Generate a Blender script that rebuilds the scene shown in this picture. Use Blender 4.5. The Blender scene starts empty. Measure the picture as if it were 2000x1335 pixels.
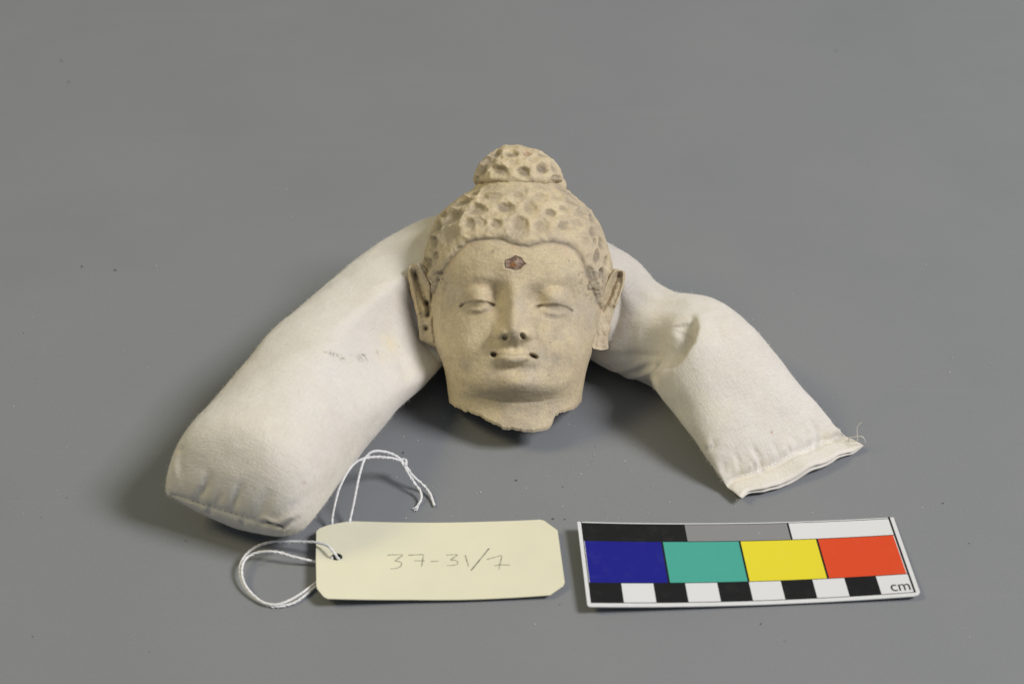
import bpy, bmesh, math, random
import numpy as np
from mathutils import Vector, Matrix
from mathutils.geometry import delaunay_2d_cdt

random.seed(7); rng = np.random.RandomState(7)
CM = 0.01
scene = bpy.context.scene
COL = scene.collection

# ------------------------------------------------------------------ camera (all lengths in cm, scaled by CM)
F, PITCH, DIST = 3400.0, math.radians(38), 64.0
D_ = np.array([0, math.cos(PITCH), -math.sin(PITCH)])
U_ = np.array([0, math.sin(PITCH), math.cos(PITCH)])
R_ = np.array([1.0, 0, 0])
C_ = -DIST * D_
cam = bpy.data.cameras.new("Camera"); cam.sensor_width = 36; cam.lens = F / 2000 * 36
cam.clip_start = 0.02; cam.clip_end = 60
cam.dof.use_dof = True; cam.dof.focus_distance = 0.60; cam.dof.aperture_fstop = 13
camo = bpy.data.objects.new("Camera", cam); COL.objects.link(camo)
camo.location = Vector(C_ * CM); camo.rotation_euler = (math.pi / 2 - PITCH, 0, 0)
scene.camera = camo

# ------------------------------------------------------------------ world and lamps (two copy-stand lamps)
w = bpy.data.worlds.new("World"); scene.world = w; w.use_nodes = True
bg = w.node_tree.nodes["Background"]; bg.inputs[0].default_value = (0.80, 0.88, 1.0, 1); bg.inputs[1].default_value = 0.20
scene.view_settings.view_transform = 'Standard'; scene.view_settings.look = 'None'
scene.view_settings.exposure = 0; scene.view_settings.gamma = 1

def area(name, loc, target, size, power, color):
    l = bpy.data.lights.new(name, 'AREA'); l.shape = 'RECTANGLE'; l.size = size[0]; l.size_y = size[1]
    l.energy = power; l.color = color
    o = bpy.data.objects.new(name, l); COL.objects.link(o); o.location = loc
    o.rotation_euler = (Vector(target) - Vector(loc)).to_track_quat('-Z', 'Y').to_euler()
    return o
area("lamp_right", (1.90, -0.50, 2.10), (0, 0.0, 0), (0.80, 0.80), 80.0, (1.0, 0.975, 0.985))
area("lamp_left", (-1.85, -0.10, 2.15), (0, 0.0, 0), (0.80, 0.80), 28.0, (1.0, 0.88, 0.50))

# ------------------------------------------------------------------ helpers
def at(px, py, z=0.0):
    """tracing aid: the plain room position (cm) at height z seen at a point of the reference drawing"""
    r = D_ + (px - 1000) / F * R_ + (667.5 - py) / F * U_
    return C_ + r * (z - C_[2]) / r[2]

def proj(P):
    v = P - C_; z = v @ D_
    return np.stack([1000 + F * (v @ R_) / z, 667.5 - F * (v @ U_) / z, z], -1)

def tag(o, label=None, cat=None, group=None, kind=None):
    if label: o['label'] = label
    if cat: o['category'] = cat
    if group: o['group'] = group
    if kind: o['kind'] = kind
    return o

def mesh_np(name, V, Fc, mat=None, parent=None, smooth=True, mats=None):
    me = bpy.data.meshes.new(name)
    V = np.asarray(V, float) * CM; n = len(V)
    me.vertices.add(n); me.vertices.foreach_set('co', V.astype(np.float32).ravel())
    if isinstance(Fc, np.ndarray):
        k = Fc.shape[1]; nf = len(Fc)
        me.loops.add(nf * k); me.loops.foreach_set('vertex_index', Fc.astype(np.int32).ravel())
        me.polygons.add(nf); me.polygons.foreach_set('loop_start', np.arange(0, nf * k, k, dtype=np.int32))
        me.polygons.foreach_set('loop_total', np.full(nf, k, dtype=np.int32))
    else:
        tot = [len(f) for f in Fc]; st = np.concatenate([[0], np.cumsum(tot)[:-1]])
        me.loops.add(sum(tot)); me.loops.foreach_set('vertex_index', np.concatenate([np.array(f) for f in Fc]).astype(np.int32))
        me.polygons.add(len(Fc)); me.polygons.foreach_set('loop_start', st.astype(np.int32))
        me.polygons.foreach_set('loop_total', np.array(tot, dtype=np.int32))
    me.update(calc_edges=True); me.validate()
    me.polygons.foreach_set('use_smooth', np.full(len(me.polygons), smooth))
    if mat: me.materials.append(mat)
    o = bpy.data.objects.new(name, me); COL.objects.link(o)
    if parent: o.parent = parent
    return o

def set_attr(o, name, vals):
    a = o.data.attributes.new(name, 'FLOAT', 'POINT'); a.data.foreach_set('value', np.asarray(vals, np.float32).ravel())

def grid_faces(nr, nc, wrap):
    i = np.arange(nr - 1)[:, None]; j = np.arange(nc if wrap else nc - 1)[None, :]
    a = i * nc + j; b = i * nc + (j + 1) % nc; c = (i + 1) * nc + (j + 1) % nc; d = (i + 1) * nc + j
    return np.stack([a, b, c, d], -1).reshape(-1, 4)

def grid_normals(P, wrap):
    if wrap: du = np.roll(P, -1, 1) - np.roll(P, 1, 1)
    else: du = np.gradient(P, axis=1)
    dv = np.gradient(P, axis=0)
    n = np.cross(du, dv); return n / (np.linalg.norm(n, axis=-1, keepdims=True) + 1e-12)

def hsh(ix, iy, iz):
    h = (ix * 374761393 + iy * 668265263 + iz * 2147483647 + 1013904223).astype(np.int64) & 0xffffffff
    h = ((h ^ (h >> 13)) * 1274126177) & 0xffffffff
    h = (h ^ (h >> 16)) & 0xffffffff
    return h / 4294967295.0 * 2 - 1

def vnoise(P):
    P = np.asarray(P, float); i = np.floor(P).astype(np.int64); f = P - i; f = f * f * (3 - 2 * f)
    r = 0
    for dx in (0, 1):
        for dy in (0, 1):
            for dz in (0, 1):
                wgt = (f[..., 0] if dx else 1 - f[..., 0]) * (f[..., 1] if dy else 1 - f[..., 1]) * (f[..., 2] if dz else 1 - f[..., 2])
                r = r + wgt * hsh(i[..., 0] + dx, i[..., 1] + dy, i[..., 2] + dz)
    return r

def fbm(P, o=4, g=0.5):
    r = 0; a = 1; P = np.asarray(P, float)
    for k in range(o): r = r + a * vnoise(P + k * 17.3); P = P * 2.03; a *= g
    return r

def sstep(a, b, x): t = np.clip((x - a) / (b - a), 0, 1); return t * t * (3 - 2 * t)

def pdist(X, Y, pts):
    """distance to polyline, signed side, parameter 0..1 along it"""
    best = np.full(X.shape, 1e9); par = np.zeros(X.shape); L = 0
    pts = [np.array(p[:2], float) for p in pts]; tot = sum(np.linalg.norm(b - a) for a, b in zip(pts, pts[1:]))
    for a, b in zip(pts, pts[1:]):
        e = b - a; l2 = e @ e
        t = np.clip(((X - a[0]) * e[0] + (Y - a[1]) * e[1]) / l2, 0, 1)
        dd = np.hypot(X - a[0] - t * e[0], Y - a[1] - t * e[1])
        m = dd < best; best = np.where(m, dd, best); par = np.where(m, (L + t * math.sqrt(l2)) / tot, par); L += math.sqrt(l2)
    return best, par

def inpoly(X, Y, pts):
    r = np.zeros(X.shape, bool); n = len(pts)
    for i in range(n):
        x0, y0 = pts[i]; x1, y1 = pts[(i + 1) % n]
        if y0 == y1: continue
        c = ((y0 > Y) != (y1 > Y)) & (X < (x1 - x0) * (Y - y0) / (y1 - y0) + x0); r ^= c
    return r

def smooth_pts(pts, n):
    P = np.array(pts, float); m = len(P)
    Q = np.vstack([2 * P[0] - P[1], P, 2 * P[-1] - P[-2]])
    t = np.linspace(0, m - 1, n * 4); i = np.minimum(t.astype(int), m - 2); f = (t - i)[:, None]
    a, b, c, d = Q[i], Q[i + 1], Q[i + 2], Q[i + 3]
    S = 0.5 * (2 * b + (c - a) * f + (2 * a - 5 * b + 4 * c - d) * f ** 2 + (-a + 3 * b - 3 * c + d) * f ** 3)
    L = np.concatenate([[0], np.cumsum(np.linalg.norm(np.diff(S[:, :3], axis=0), axis=1))])
    u = np.linspace(0, L[-1], n)
    return np.stack([np.interp(u, L, S[:, k]) for k in range(S.shape[1])], -1)

# ------------------------------------------------------------------ material helpers
def new_mat(name):
    m = bpy.data.materials.new(name); m.use_nodes = True
    nt = m.node_tree; b = nt.nodes['Principled BSDF']; return m, nt, b
def node(nt, t, **kw):
    n = nt.nodes.new(t)
    for k, v in kw.items(): setattr(n, k, v)
    return n
def noise(nt, co, scale, detail=4, rough=0.5, dist=0):
    n = node(nt, 'ShaderNodeTexNoise'); n.inputs['Scale'].default_value = scale; n.inputs['Detail'].default_value = detail
    n.inputs['Roughness'].default_value = rough; n.inputs['Distortion'].default_value = dist
    nt.links.new(co, n.inputs['Vector']); return n.outputs['Fac']
def ramp(nt, fac, stops):
    r = node(nt, 'ShaderNodeValToRGB'); e = r.color_ramp.elements
    while len(e) < len(stops): e.new(0.5)
    for k, (p, c) in enumerate(stops): e[k].position = p; e[k].color = (*c, 1) if len(c) == 3 else c
    nt.links.new(fac, r.inputs[0]); return r.outputs[0]
def mix(nt, fac, a, b, mode='MIX'):
    m = node(nt, 'ShaderNodeMix', data_type='RGBA', blend_type=mode)
    for s, v in ((m.inputs[0], fac), (m.inputs[6], a), (m.inputs[7], b)):
        if isinstance(v, (int, float)): s.default_value = v
        elif isinstance(v, tuple): s.default_value = (*v, 1)
        else: nt.links.new(v, s)
    return m.outputs[2]
def mth(nt, op, a, b=0.0):
    m = node(nt, 'ShaderNodeMath', operation=op)
    for s, v in zip(m.inputs, (a, b)):
        if isinstance(v, (int, float)): s.default_value = v
        else: nt.links.new(v, s)
    return m.outputs[0]
def bump(nt, b, h, strength, dist, prev=None):
    n = node(nt, 'ShaderNodeBump'); n.inputs['Strength'].default_value = strength; n.inputs['Distance'].default_value = dist
    nt.links.new(h, n.inputs['Height'])
    if prev: nt.links.new(prev, n.inputs['Normal'])
    nt.links.new(n.outputs[0], b.inputs['Normal']); return n.outputs[0]
def attr(nt, name):
    a = node(nt, 'ShaderNodeAttribute', attribute_name=name); return a.outputs['Fac']
def objco(nt): return node(nt, 'ShaderNodeTexCoord').outputs['Object']
BW = lambda a, b: [(a, (0, 0, 0)), (b, (1, 1, 1))]

def mat_clay():
    m, nt, b = new_mat('buff_terracotta'); co = objco(nt)
    base = ramp(nt, noise(nt, co, 95, 6, 0.6, 0.3), [(0.30, (0.484, 0.397, 0.271)), (0.48, (0.59, 0.485, 0.309)), (0.62, (0.63, 0.528, 0.342)), (0.75, (0.59, 0.514, 0.375))])
    base = mix(nt, mth(nt, 'MULTIPLY', ramp(nt, noise(nt, co, 60, 5, 0.6), BW(0.50, 0.70)), 0.65), base, (0.50, 0.44, 0.365))
    base = mix(nt, mth(nt, 'MULTIPLY', ramp(nt, noise(nt, co, 150, 4, 0.6), BW(0.63, 0.74)), 0.35), base, (0.66, 0.43, 0.30))
    # fine grain
    g = noise(nt, co, 1500, 3, 0.6)
    base = mix(nt, ramp(nt, g, BW(0.35, 0.70)), mix(nt, 0.21, base, (0.22, 0.18, 0.12)), mix(nt, 0.16, base, (0.78, 0.70, 0.52)))
    base = mix(nt, mth(nt, 'MULTIPLY', ramp(nt, noise(nt, co, 420, 5, 0.7), BW(0.48, 0.68)), 0.22), base, (0.34, 0.29, 0.225))
    sp = ramp(nt, noise(nt, co, 900, 2, 0.5), [(0.25, (1, 1, 1)), (0.31, (0, 0, 0))])
    base = mix(nt, mth(nt, 'MULTIPLY', sp, 0.40), base, (0.10, 0.08, 0.06))
    # sparse dark inclusions and white salt spots
    v = node(nt, 'ShaderNodeTexVoronoi'); v.inputs['Scale'].default_value = 330; nt.links.new(co, v.inputs['Vector'])
    gate = ramp(nt, noise(nt, co, 210, 2), BW(0.56, 0.62))
    base = mix(nt, mth(nt, 'MULTIPLY', ramp(nt, v.outputs['Distance'], [(0.09, (1, 1, 1)), (0.17, (0, 0, 0))]), mth(nt, 'MULTIPLY', gate, 0.4)), base, (0.13, 0.10, 0.075))
    # old dirt in the pits, same dark tone in lid lines, nostrils, mouth and grooves, grey wash, pink slip
    dirt_dark = mth(nt, 'MULTIPLY', attr(nt, 'dirt_dark'), ramp(nt, noise(nt, co, 800, 4, 0.7), BW(0.16, 0.46)))
    base = mix(nt, dirt_dark, base, (0.125, 0.105, 0.085))
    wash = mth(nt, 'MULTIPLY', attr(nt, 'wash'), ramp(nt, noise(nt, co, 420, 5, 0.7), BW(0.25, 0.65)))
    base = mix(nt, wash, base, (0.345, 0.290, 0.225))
    pink = mth(nt, 'MULTIPLY', attr(nt, 'slip'), ramp(nt, noise(nt, co, 500, 4, 0.7), BW(0.40, 0.62)))
    base = mix(nt, pink, base, (0.52, 0.26, 0.17))
    nt.links.new(base, b.inputs['Base Color']); b.inputs['Roughness'].default_value = 0.78
    b.inputs['Specular IOR Level'].default_value = 0.28
    n1 = bump(nt, b, noise(nt, co, 330, 6, 0.65), 0.28, 0.0005)
    bump(nt, b, noise(nt, co, 1700, 4, 0.65), 0.55, 0.00022, n1)
    return m
CLAY = mat_clay()

def mat_broken():
    m, nt, b = new_mat('broken_terracotta'); co = objco(nt)
    c = ramp(nt, noise(nt, co, 500, 6, 0.7), [(0.3, (0.10, 0.085, 0.06)), (0.5, (0.24, 0.20, 0.14)), (0.68, (0.46, 0.38, 0.26))])
    nt.links.new(c, b.inputs['Base Color']); b.inputs['Roughness'].default_value = 0.9
    bump(nt, b, noise(nt, co, 600, 6, 0.75), 1.0, 0.0012); return m
BROKEN = mat_broken()

def mat_cloth():
    m, nt, b = new_mat('unbleached_cotton'); co = objco(nt)
    uv = node(nt, 'ShaderNodeTexCoord').outputs['UV']
    sep = node(nt, 'ShaderNodeSeparateXYZ'); nt.links.new(uv, sep.inputs[0])
    wob = noise(nt, co, 260, 3, 0.6)
    U = mth(nt, 'ADD', sep.outputs[0], mth(nt, 'MULTIPLY', wob, 0.05)); V = mth(nt, 'ADD', sep.outputs[1], mth(nt, 'MULTIPLY', noise(nt, co, 230, 3, 0.6), 0.05))
    wu = mth(nt, 'SINE', mth(nt, 'MULTIPLY', U, 2 * math.pi / 0.052)); wv = mth(nt, 'SINE', mth(nt, 'MULTIPLY', V, 2 * math.pi / 0.052))
    wv2 = mth(nt, 'MULTIPLY', wu, wv)
    ht = mth(nt, 'ADD', mth(nt, 'ADD', mth(nt, 'MULTIPLY', wu, 0.35), mth(nt, 'MULTIPLY', wv, 0.25)), mth(nt, 'MULTIPLY', wv2, 0.5))
    slub = noise(nt, co, 900, 4, 0.65)
    def thread(sx, sy):
        mp = node(nt, 'ShaderNodeMapping'); mp.inputs['Scale'].default_value = (sx, sy, 1); nt.links.new(uv, mp.inputs[0]); return noise(nt, mp.outputs[0], 1.0, 3, 0.6)
    thr = mth(nt, 'ADD', thread(17, 2.2), thread(2.2, 17)); thr = mth(nt, 'MULTIPLY', thr, 0.5)
    base = ramp(nt, noise(nt, co, 28, 5, 0.6), [(0.32, (0.645, 0.595, 0.515)), (0.5, (0.68, 0.64, 0.572)), (0.68, (0.70, 0.672, 0.62))])
    base = mix(nt, mth(nt, 'MULTIPLY', ramp(nt, noise(nt, co, 75, 4, 0.6), BW(0.58, 0.75)), 0.35), base, (0.78, 0.73, 0.56))
    base = mix(nt, mth(nt, 'MULTIPLY', ramp(nt, ht, BW(0.0, 0.9)), 0.09), base, (0.735, 0.711, 0.671))
    base = mix(nt, mth(nt, 'MULTIPLY', ramp(nt, slub, BW(0.55, 0.75)), 0.18), base, (0.58, 0.52, 0.43))
    base = mix(nt, ramp(nt, thr, BW(0.38, 0.62)), mix(nt, 0.13, base, (0.42, 0.37, 0.30)), mix(nt, 0.14, base, (0.82, 0.79, 0.73)))
    st = mth(nt, 'MULTIPLY', attr(nt, 'stain'), ramp(nt, noise(nt, co, 1000, 4, 0.7), BW(0.42, 0.60)))
    base = mix(nt, st, base, (0.10, 0.095, 0.06))
    yl = mth(nt, 'MULTIPLY', attr(nt, 'yellow'), ramp(nt, noise(nt, co, 300, 4, 0.7), BW(0.30, 0.70)))
    base = mix(nt, yl, base, (0.74, 0.65, 0.42))
    rs = attr(nt, 'rust'); base = mix(nt, rs, base, (0.45, 0.22, 0.10))
    nt.links.new(base, b.inputs['Base Color']); b.inputs['Roughness'].default_value = 0.95
    b.inputs['Specular IOR Level'].default_value = 0.1; b.inputs['Sheen Weight'].default_value = 0.25; b.inputs['Sheen Roughness'].default_value = 0.5
    b.inputs['Subsurface Weight'].default_value = 0.0
    n0 = bump(nt, b, thr, 0.8, 0.00045)
    n1 = bump(nt, b, ht, 0.35, 0.00012, n0)
    n2 = bump(nt, b, noise(nt, co, 1000, 5, 0.75), 0.55, 0.0004, n1)
    bump(nt, b, noise(nt, co, 60, 4, 0.55), 0.30, 0.002, n2)
    return m
CLOTH = mat_cloth()

def mat_plain(name, col, rough=0.6, grain=0.04, scale=400, spec=0.4, bmp=0.1):
    m, nt, b = new_mat(name); co = objco(nt)
    d = tuple(max(0, c * (1 - grain * 2)) for c in col); l = tuple(min(1, c * (1 + grain)) for c in col)
    nt.links.new(ramp(nt, noise(nt, co, scale, 5, 0.6), [(0.3, d), (0.7, l)]), b.inputs['Base Color'])
    b.inputs['Roughness'].default_value = rough; b.inputs['Specular IOR Level'].default_value = spec
    if bmp: bump(nt, b, noise(nt, co, scale * 2, 4, 0.6), bmp, 0.0002)
    return m

def mat_table():
    m, nt, b = new_mat('grey_seamless_paper'); co = objco(nt)
    c = ramp(nt, noise(nt, co, 14, 5, 0.6), [(0.3, (0.187, 0.197, 0.209)), (0.7, (0.201, 0.210, 0.220))])
    g = noise(nt, co, 1600, 4, 0.7)
    c = mix(nt, mth(nt, 'MULTIPLY', ramp(nt, g, BW(0.40, 0.70)), 0.13), c, (0.36, 0.36, 0.36))
    c = mix(nt, mth(nt, 'MULTIPLY', ramp(nt, noise(nt, co, 1100, 4, 0.7), BW(0.55, 0.75)), 0.16), c, (0.10, 0.10, 0.105))
    # faint rubbed marks
    mp = node(nt, 'ShaderNodeMapping'); mp.inputs['Scale'].default_value = (4, 60, 1); mp.inputs['Rotation'].default_value = (0, 0, 0.05); nt.links.new(co, mp.inputs[0])
    c = mix(nt, mth(nt, 'MULTIPLY', ramp(nt, noise(nt, mp.outputs[0], 1.6, 4, 0.6), BW(0.60, 0.80)), 0.04), c, (0.42, 0.42, 0.41))
    nt.links.new(c, b.inputs['Base Color']); b.inputs['Roughness'].default_value = 0.72; b.inputs['Specular IOR Level'].default_value = 0.25
    bump(nt, b, noise(nt, co, 1500, 4, 0.65), 0.25, 0.00012); return m

# ------------------------------------------------------------------ the setting: grey paper sweep
def build_paper():
    ys = np.concatenate([np.linspace(-150, 200, 36), 200 + 60 * np.sin(np.linspace(0.1, math.pi / 2, 12))])
    zs = np.concatenate([np.zeros(36), 60 - 60 * np.cos(np.linspace(0.1, math.pi / 2, 12))])
    ys = np.append(ys, 260.01); zs = np.append(zs, 260)
    xs = np.linspace(-220, 220, 23)
    P = np.stack([np.repeat(xs[None], len(ys), 0), np.repeat(ys[:, None], 23, 1), np.repeat(zs[:, None], 23, 1)], -1)
    o = mesh_np('table_surface', P.reshape(-1, 3), grid_faces(len(ys), 23, False)[:, ::-1], mat_table())
    tag(o, 'seamless matte grey paper lying under everything', kind='structure')
build_paper()

# ------------------------------------------------------------------ sculpted head
D0 = 61.1
HC = C_ + D0 * (D_ + 8 / F * R_ + 67.5 / F * U_)      # head centre in the room
def head_world(P): return HC + P[..., 0:1] * R_ + P[..., 1:2] * U_ - P[..., 2:3] * D_
KF = 58.2
def hx(u): return (np.asarray(u, float) - 1008.3) / KF
def hy(v): return (596.7 - np.asarray(v, float)) / KF
def hp(pts): return [((p[0] - 1008.3) / KF, (596.7 - p[1]) / KF) for p in pts]

OUT = [(330, 960, 1060), (350, 940, 1085), (362, 931, 1096), (372, 925, 1102), (385, 901, 1122), (400, 881, 1138), (415, 865, 1152), (440, 850, 1168), (475, 838, 1182),
       (510, 831, 1191), (540, 831, 1192), (560, 837, 1186), (580, 841, 1180), (610, 843, 1176), (640, 845, 1168), (672, 850, 1159), (690, 857, 1154), (705, 864, 1149),
       (725, 870, 1143), (745, 874, 1139), (770, 877, 1135), (790, 879, 1132), (840, 882, 1128)]
oy = np.array([(600 - p[0]) / 55.5 for p in OUT])[::-1]; ol = np.array([(p[1] - 1008) / 55.5 for p in OUT])[::-1]; orr = np.array([(p[2] - 1008) / 55.5 for p in OUT])[::-1]
FZ = [(4.95, -0.3), (4.42, 0.88), (4.25, 1.02), (4.0, 1.24), (3.7, 1.55), (3.2, 2.02), (2.6, 2.58), (2.1, 2.85), (1.45, 3.02), (0.6, 2.98), (0, 2.90), (-0.7, 2.98), (-1.2, 3.06), (-1.55, 3.10),
      (-2.0, 3.12), (-2.35, 3.17), (-2.62, 3.15), (-2.85, 3.02), (-3.12, 2.74), (-3.4, 2.64), (-3.8, 2.60), (-4.3, 2.6)]
fy = np.array([p[0] for p in FZ])[::-1]; fz = np.array([p[1] for p in FZ])[::-1]
def sm(y, xp, fp, h=0.10): return sum(np.interp(y + k * h, xp, fp) * wt for k, wt in ((-2, .1), (-1, .2), (0, .4), (1, .2), (2, .1)))

# broken rim in sheet units, left to right
RIM = [(876, 786), (882, 789), (889, 795), (897, 798), (905, 799), (912, 803), (920, 805), (928, 808), (936, 812), (944, 814), (950, 819), (960, 823), (968, 827), (976, 829), (982, 834),
       (990, 837), (1000, 837), (1012, 838), (1024, 840), (1040, 841), (1052, 840), (1064, 838), (1074, 834), (1079, 828), (1082, 818), (1085, 811), (1092, 806), (1102, 804), (1112, 800), (1120, 800), (1127, 795), (1133, 787)]
rx_ = np.array([(p[0] - 1008.3) / 57.5 for p in RIM]); ry_ = np.array([(597 - p[1]) / 57.5 for p in RIM])

HAIRLINE = [(800, 620), (838, 580), (846, 562), (851, 548), (858, 534), (868, 520), (880, 503), (893, 488), (909, 475), (928, 468.5), (950, 466.5), (972, 467), (985, 470), (998, 476), (1012, 481), (1030, 482), (1046, 478),
            (1062, 474), (1078, 472.5), (1096, 475), (1112, 479), (1124, 486), (1134, 497), (1141, 511), (1146, 527), (1152, 543), (1159, 560), (1166, 575), (1172, 590), (1215, 640)]
FACEPOLY = hp(HAIRLINE) + [(6, -2), (6, -9), (-6, -9), (-6, -2)]

Z1 = lambda zx, zy: (780 + zx * 0.23, 260 + zy * 0.23)
PITS = [  # zoomed sheet units: centre, radii, rotation deg, depth, dirt
 (540, 600, 85, 30, 18, .10, .9), (465, 735, 95, 42, 40, .13, .8), (665, 680, 75, 46, 20, .10, .7), (895, 665, 66, 45, 0, .12, .9), (1100, 672, 52, 62, 0, .09, .5),
 (1275, 703, 46, 36, -15, .11, .9), (1390, 658, 42, 30, -10, .06, .5), (1000, 548, 42, 26, 0, .05, .5), (1185, 545, 42, 22, 0, .05, .4), (1450, 592, 60, 20, -25, .06, .5),
 (790, 560, 80, 38, 0, .05, .4), (330, 805, 34, 60, -10, .11, .9), (440, 885, 84, 70, 30, .10, .3), (610, 805, 52, 46, 0, .07, .6), (820, 805, 46, 40, 0, .09, .8), (1015, 825, 62, 78, 0, .11, .7),
 (1200, 835, 62, 62, -20, .09, .5), (1380, 825, 50, 45, 0, .07, .7), (300, 940, 32, 66, 0, .12, 1), (1625, 860, 30, 52, 0, .08, .8), (1700, 960, 28, 66, 5, .09, .8), (1635, 740, 26, 50, 20, .07, .6),
 (1655, 1080, 24, 66, 0, .10, 1), (1695, 1210, 24, 56, 0, .10, 1), (1610, 1225, 34, 66, 20, .09, 1), (325, 1058, 26, 44, 0, .08, .8), (262, 1120, 44, 60, 0, .09, .9), (355, 1205, 27, 27, 0, .12, 1),
 (385, 690, 24, 36, 30, .07, .7), (520, 1000, 30, 20, 30, .04, .4), (1540, 690, 50, 34, -30, .05, .3), (1500, 790, 46, 40, 0, .04, .2), (720, 560, 40, 26, 0, .04, .3), (1330, 560, 40, 24, 0, .05, .3),
 (1560, 950, 36, 40, 0, .03, .2), (700, 790, 44, 40, 0, .04, .3), (640, 520, 40, 18, 15, .06, .6), (1640, 930, 16, 30, 0, .06, .7), (1740, 1100, 22, 44, 0, .08, .7)]
BPITS = [(955, 178, 66, 36, 0, .10, .9), (1078, 175, 38, 22, 0, .08, .7), (820, 165, 46, 28, 40, .11, .9), (850, 332, 66, 46, -10, .11, .8), (1052, 352, 54, 44, -20, .12, 1), (1215, 318, 52, 44, -20, .13, 1),
 (690, 325, 30, 62, -35, .10, .8), (1215, 182, 44, 28, 0, .06, .5), (760, 250, 60, 40, 45, .06, .4), (1320, 300, 26, 50, 20, .07, .4), (1330, 400, 40, 50, 0, .07, .5), (640, 400, 30, 40, -20, .06, .5), (960, 260, 40, 24, 0, .03, .2), (1130, 240, 40, 30, 0, .03, .2)]

def pits(X, Y, lst, k, u0, v0, Pn):
    d = np.zeros(X.shape); dirt_dark = np.zeros(X.shape); hol = np.zeros(X.shape)
    F1 = np.full(X.shape, 9.0); F2 = np.full(X.shape, 9.0)
    wob = 1.04 + 0.24 * vnoise(Pn * 3.7 + 2) + 0.10 * vnoise(Pn * 9)
    for zx, zy, rx, ry, rot, dep, di in lst:
        px, py = Z1(zx, zy); cx = (px - u0) / k; cy = (v0 - py) / k
        a = rx * 0.27 / k; b = ry * 0.27 / k; r = math.radians(rot); c, s = math.cos(r), math.sin(r)
        dx = X - cx; dy = Y - cy
        fd = np.hypot(dx, dy) + 0.05 * (wob - 1); F2 = np.minimum(F2, np.maximum(F1, fd)); F1 = np.minimum(F1, fd)
        m = (np.abs(dx) < 0.9) & (np.abs(dy) < 0.9)
        if not m.any(): continue
        x, y, wb = dx[m], dy[m], wob[m]
        ee = np.hypot((x * c + y * s) / a, (-x * s + y * c) / b) / wb
        # steep upper wall, flatter lower lip
        up = sstep(-0.6, 0.9, y / b)
        bowl = (1 - sstep(0.35 + 0.35 * up, 1.08, ee)) * (0.55 + 0.45 * up)
        lip = np.exp(-((ee - 1.32) / 0.26) ** 2) * 0.08
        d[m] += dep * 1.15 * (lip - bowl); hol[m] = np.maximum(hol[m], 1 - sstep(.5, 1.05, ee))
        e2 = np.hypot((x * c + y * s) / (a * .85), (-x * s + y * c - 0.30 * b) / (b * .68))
        dirt_dark[m] = np.maximum(dirt_dark[m], di * 0.72 * (1 - sstep(0.5, 1.25, e2)))
    ridge = np.exp(-((F2 - F1 + 0.07 * vnoise(Pn * 6)) / 0.13) ** 2) * (1 - sstep(0.40, 0.65, F1)) * np.clip(0.45 + 0.9 * fbm(Pn * 2.3 + 8, 2), 0, 1)
    d += 0.045 * ridge
    return d, dirt_dark, hol

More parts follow.
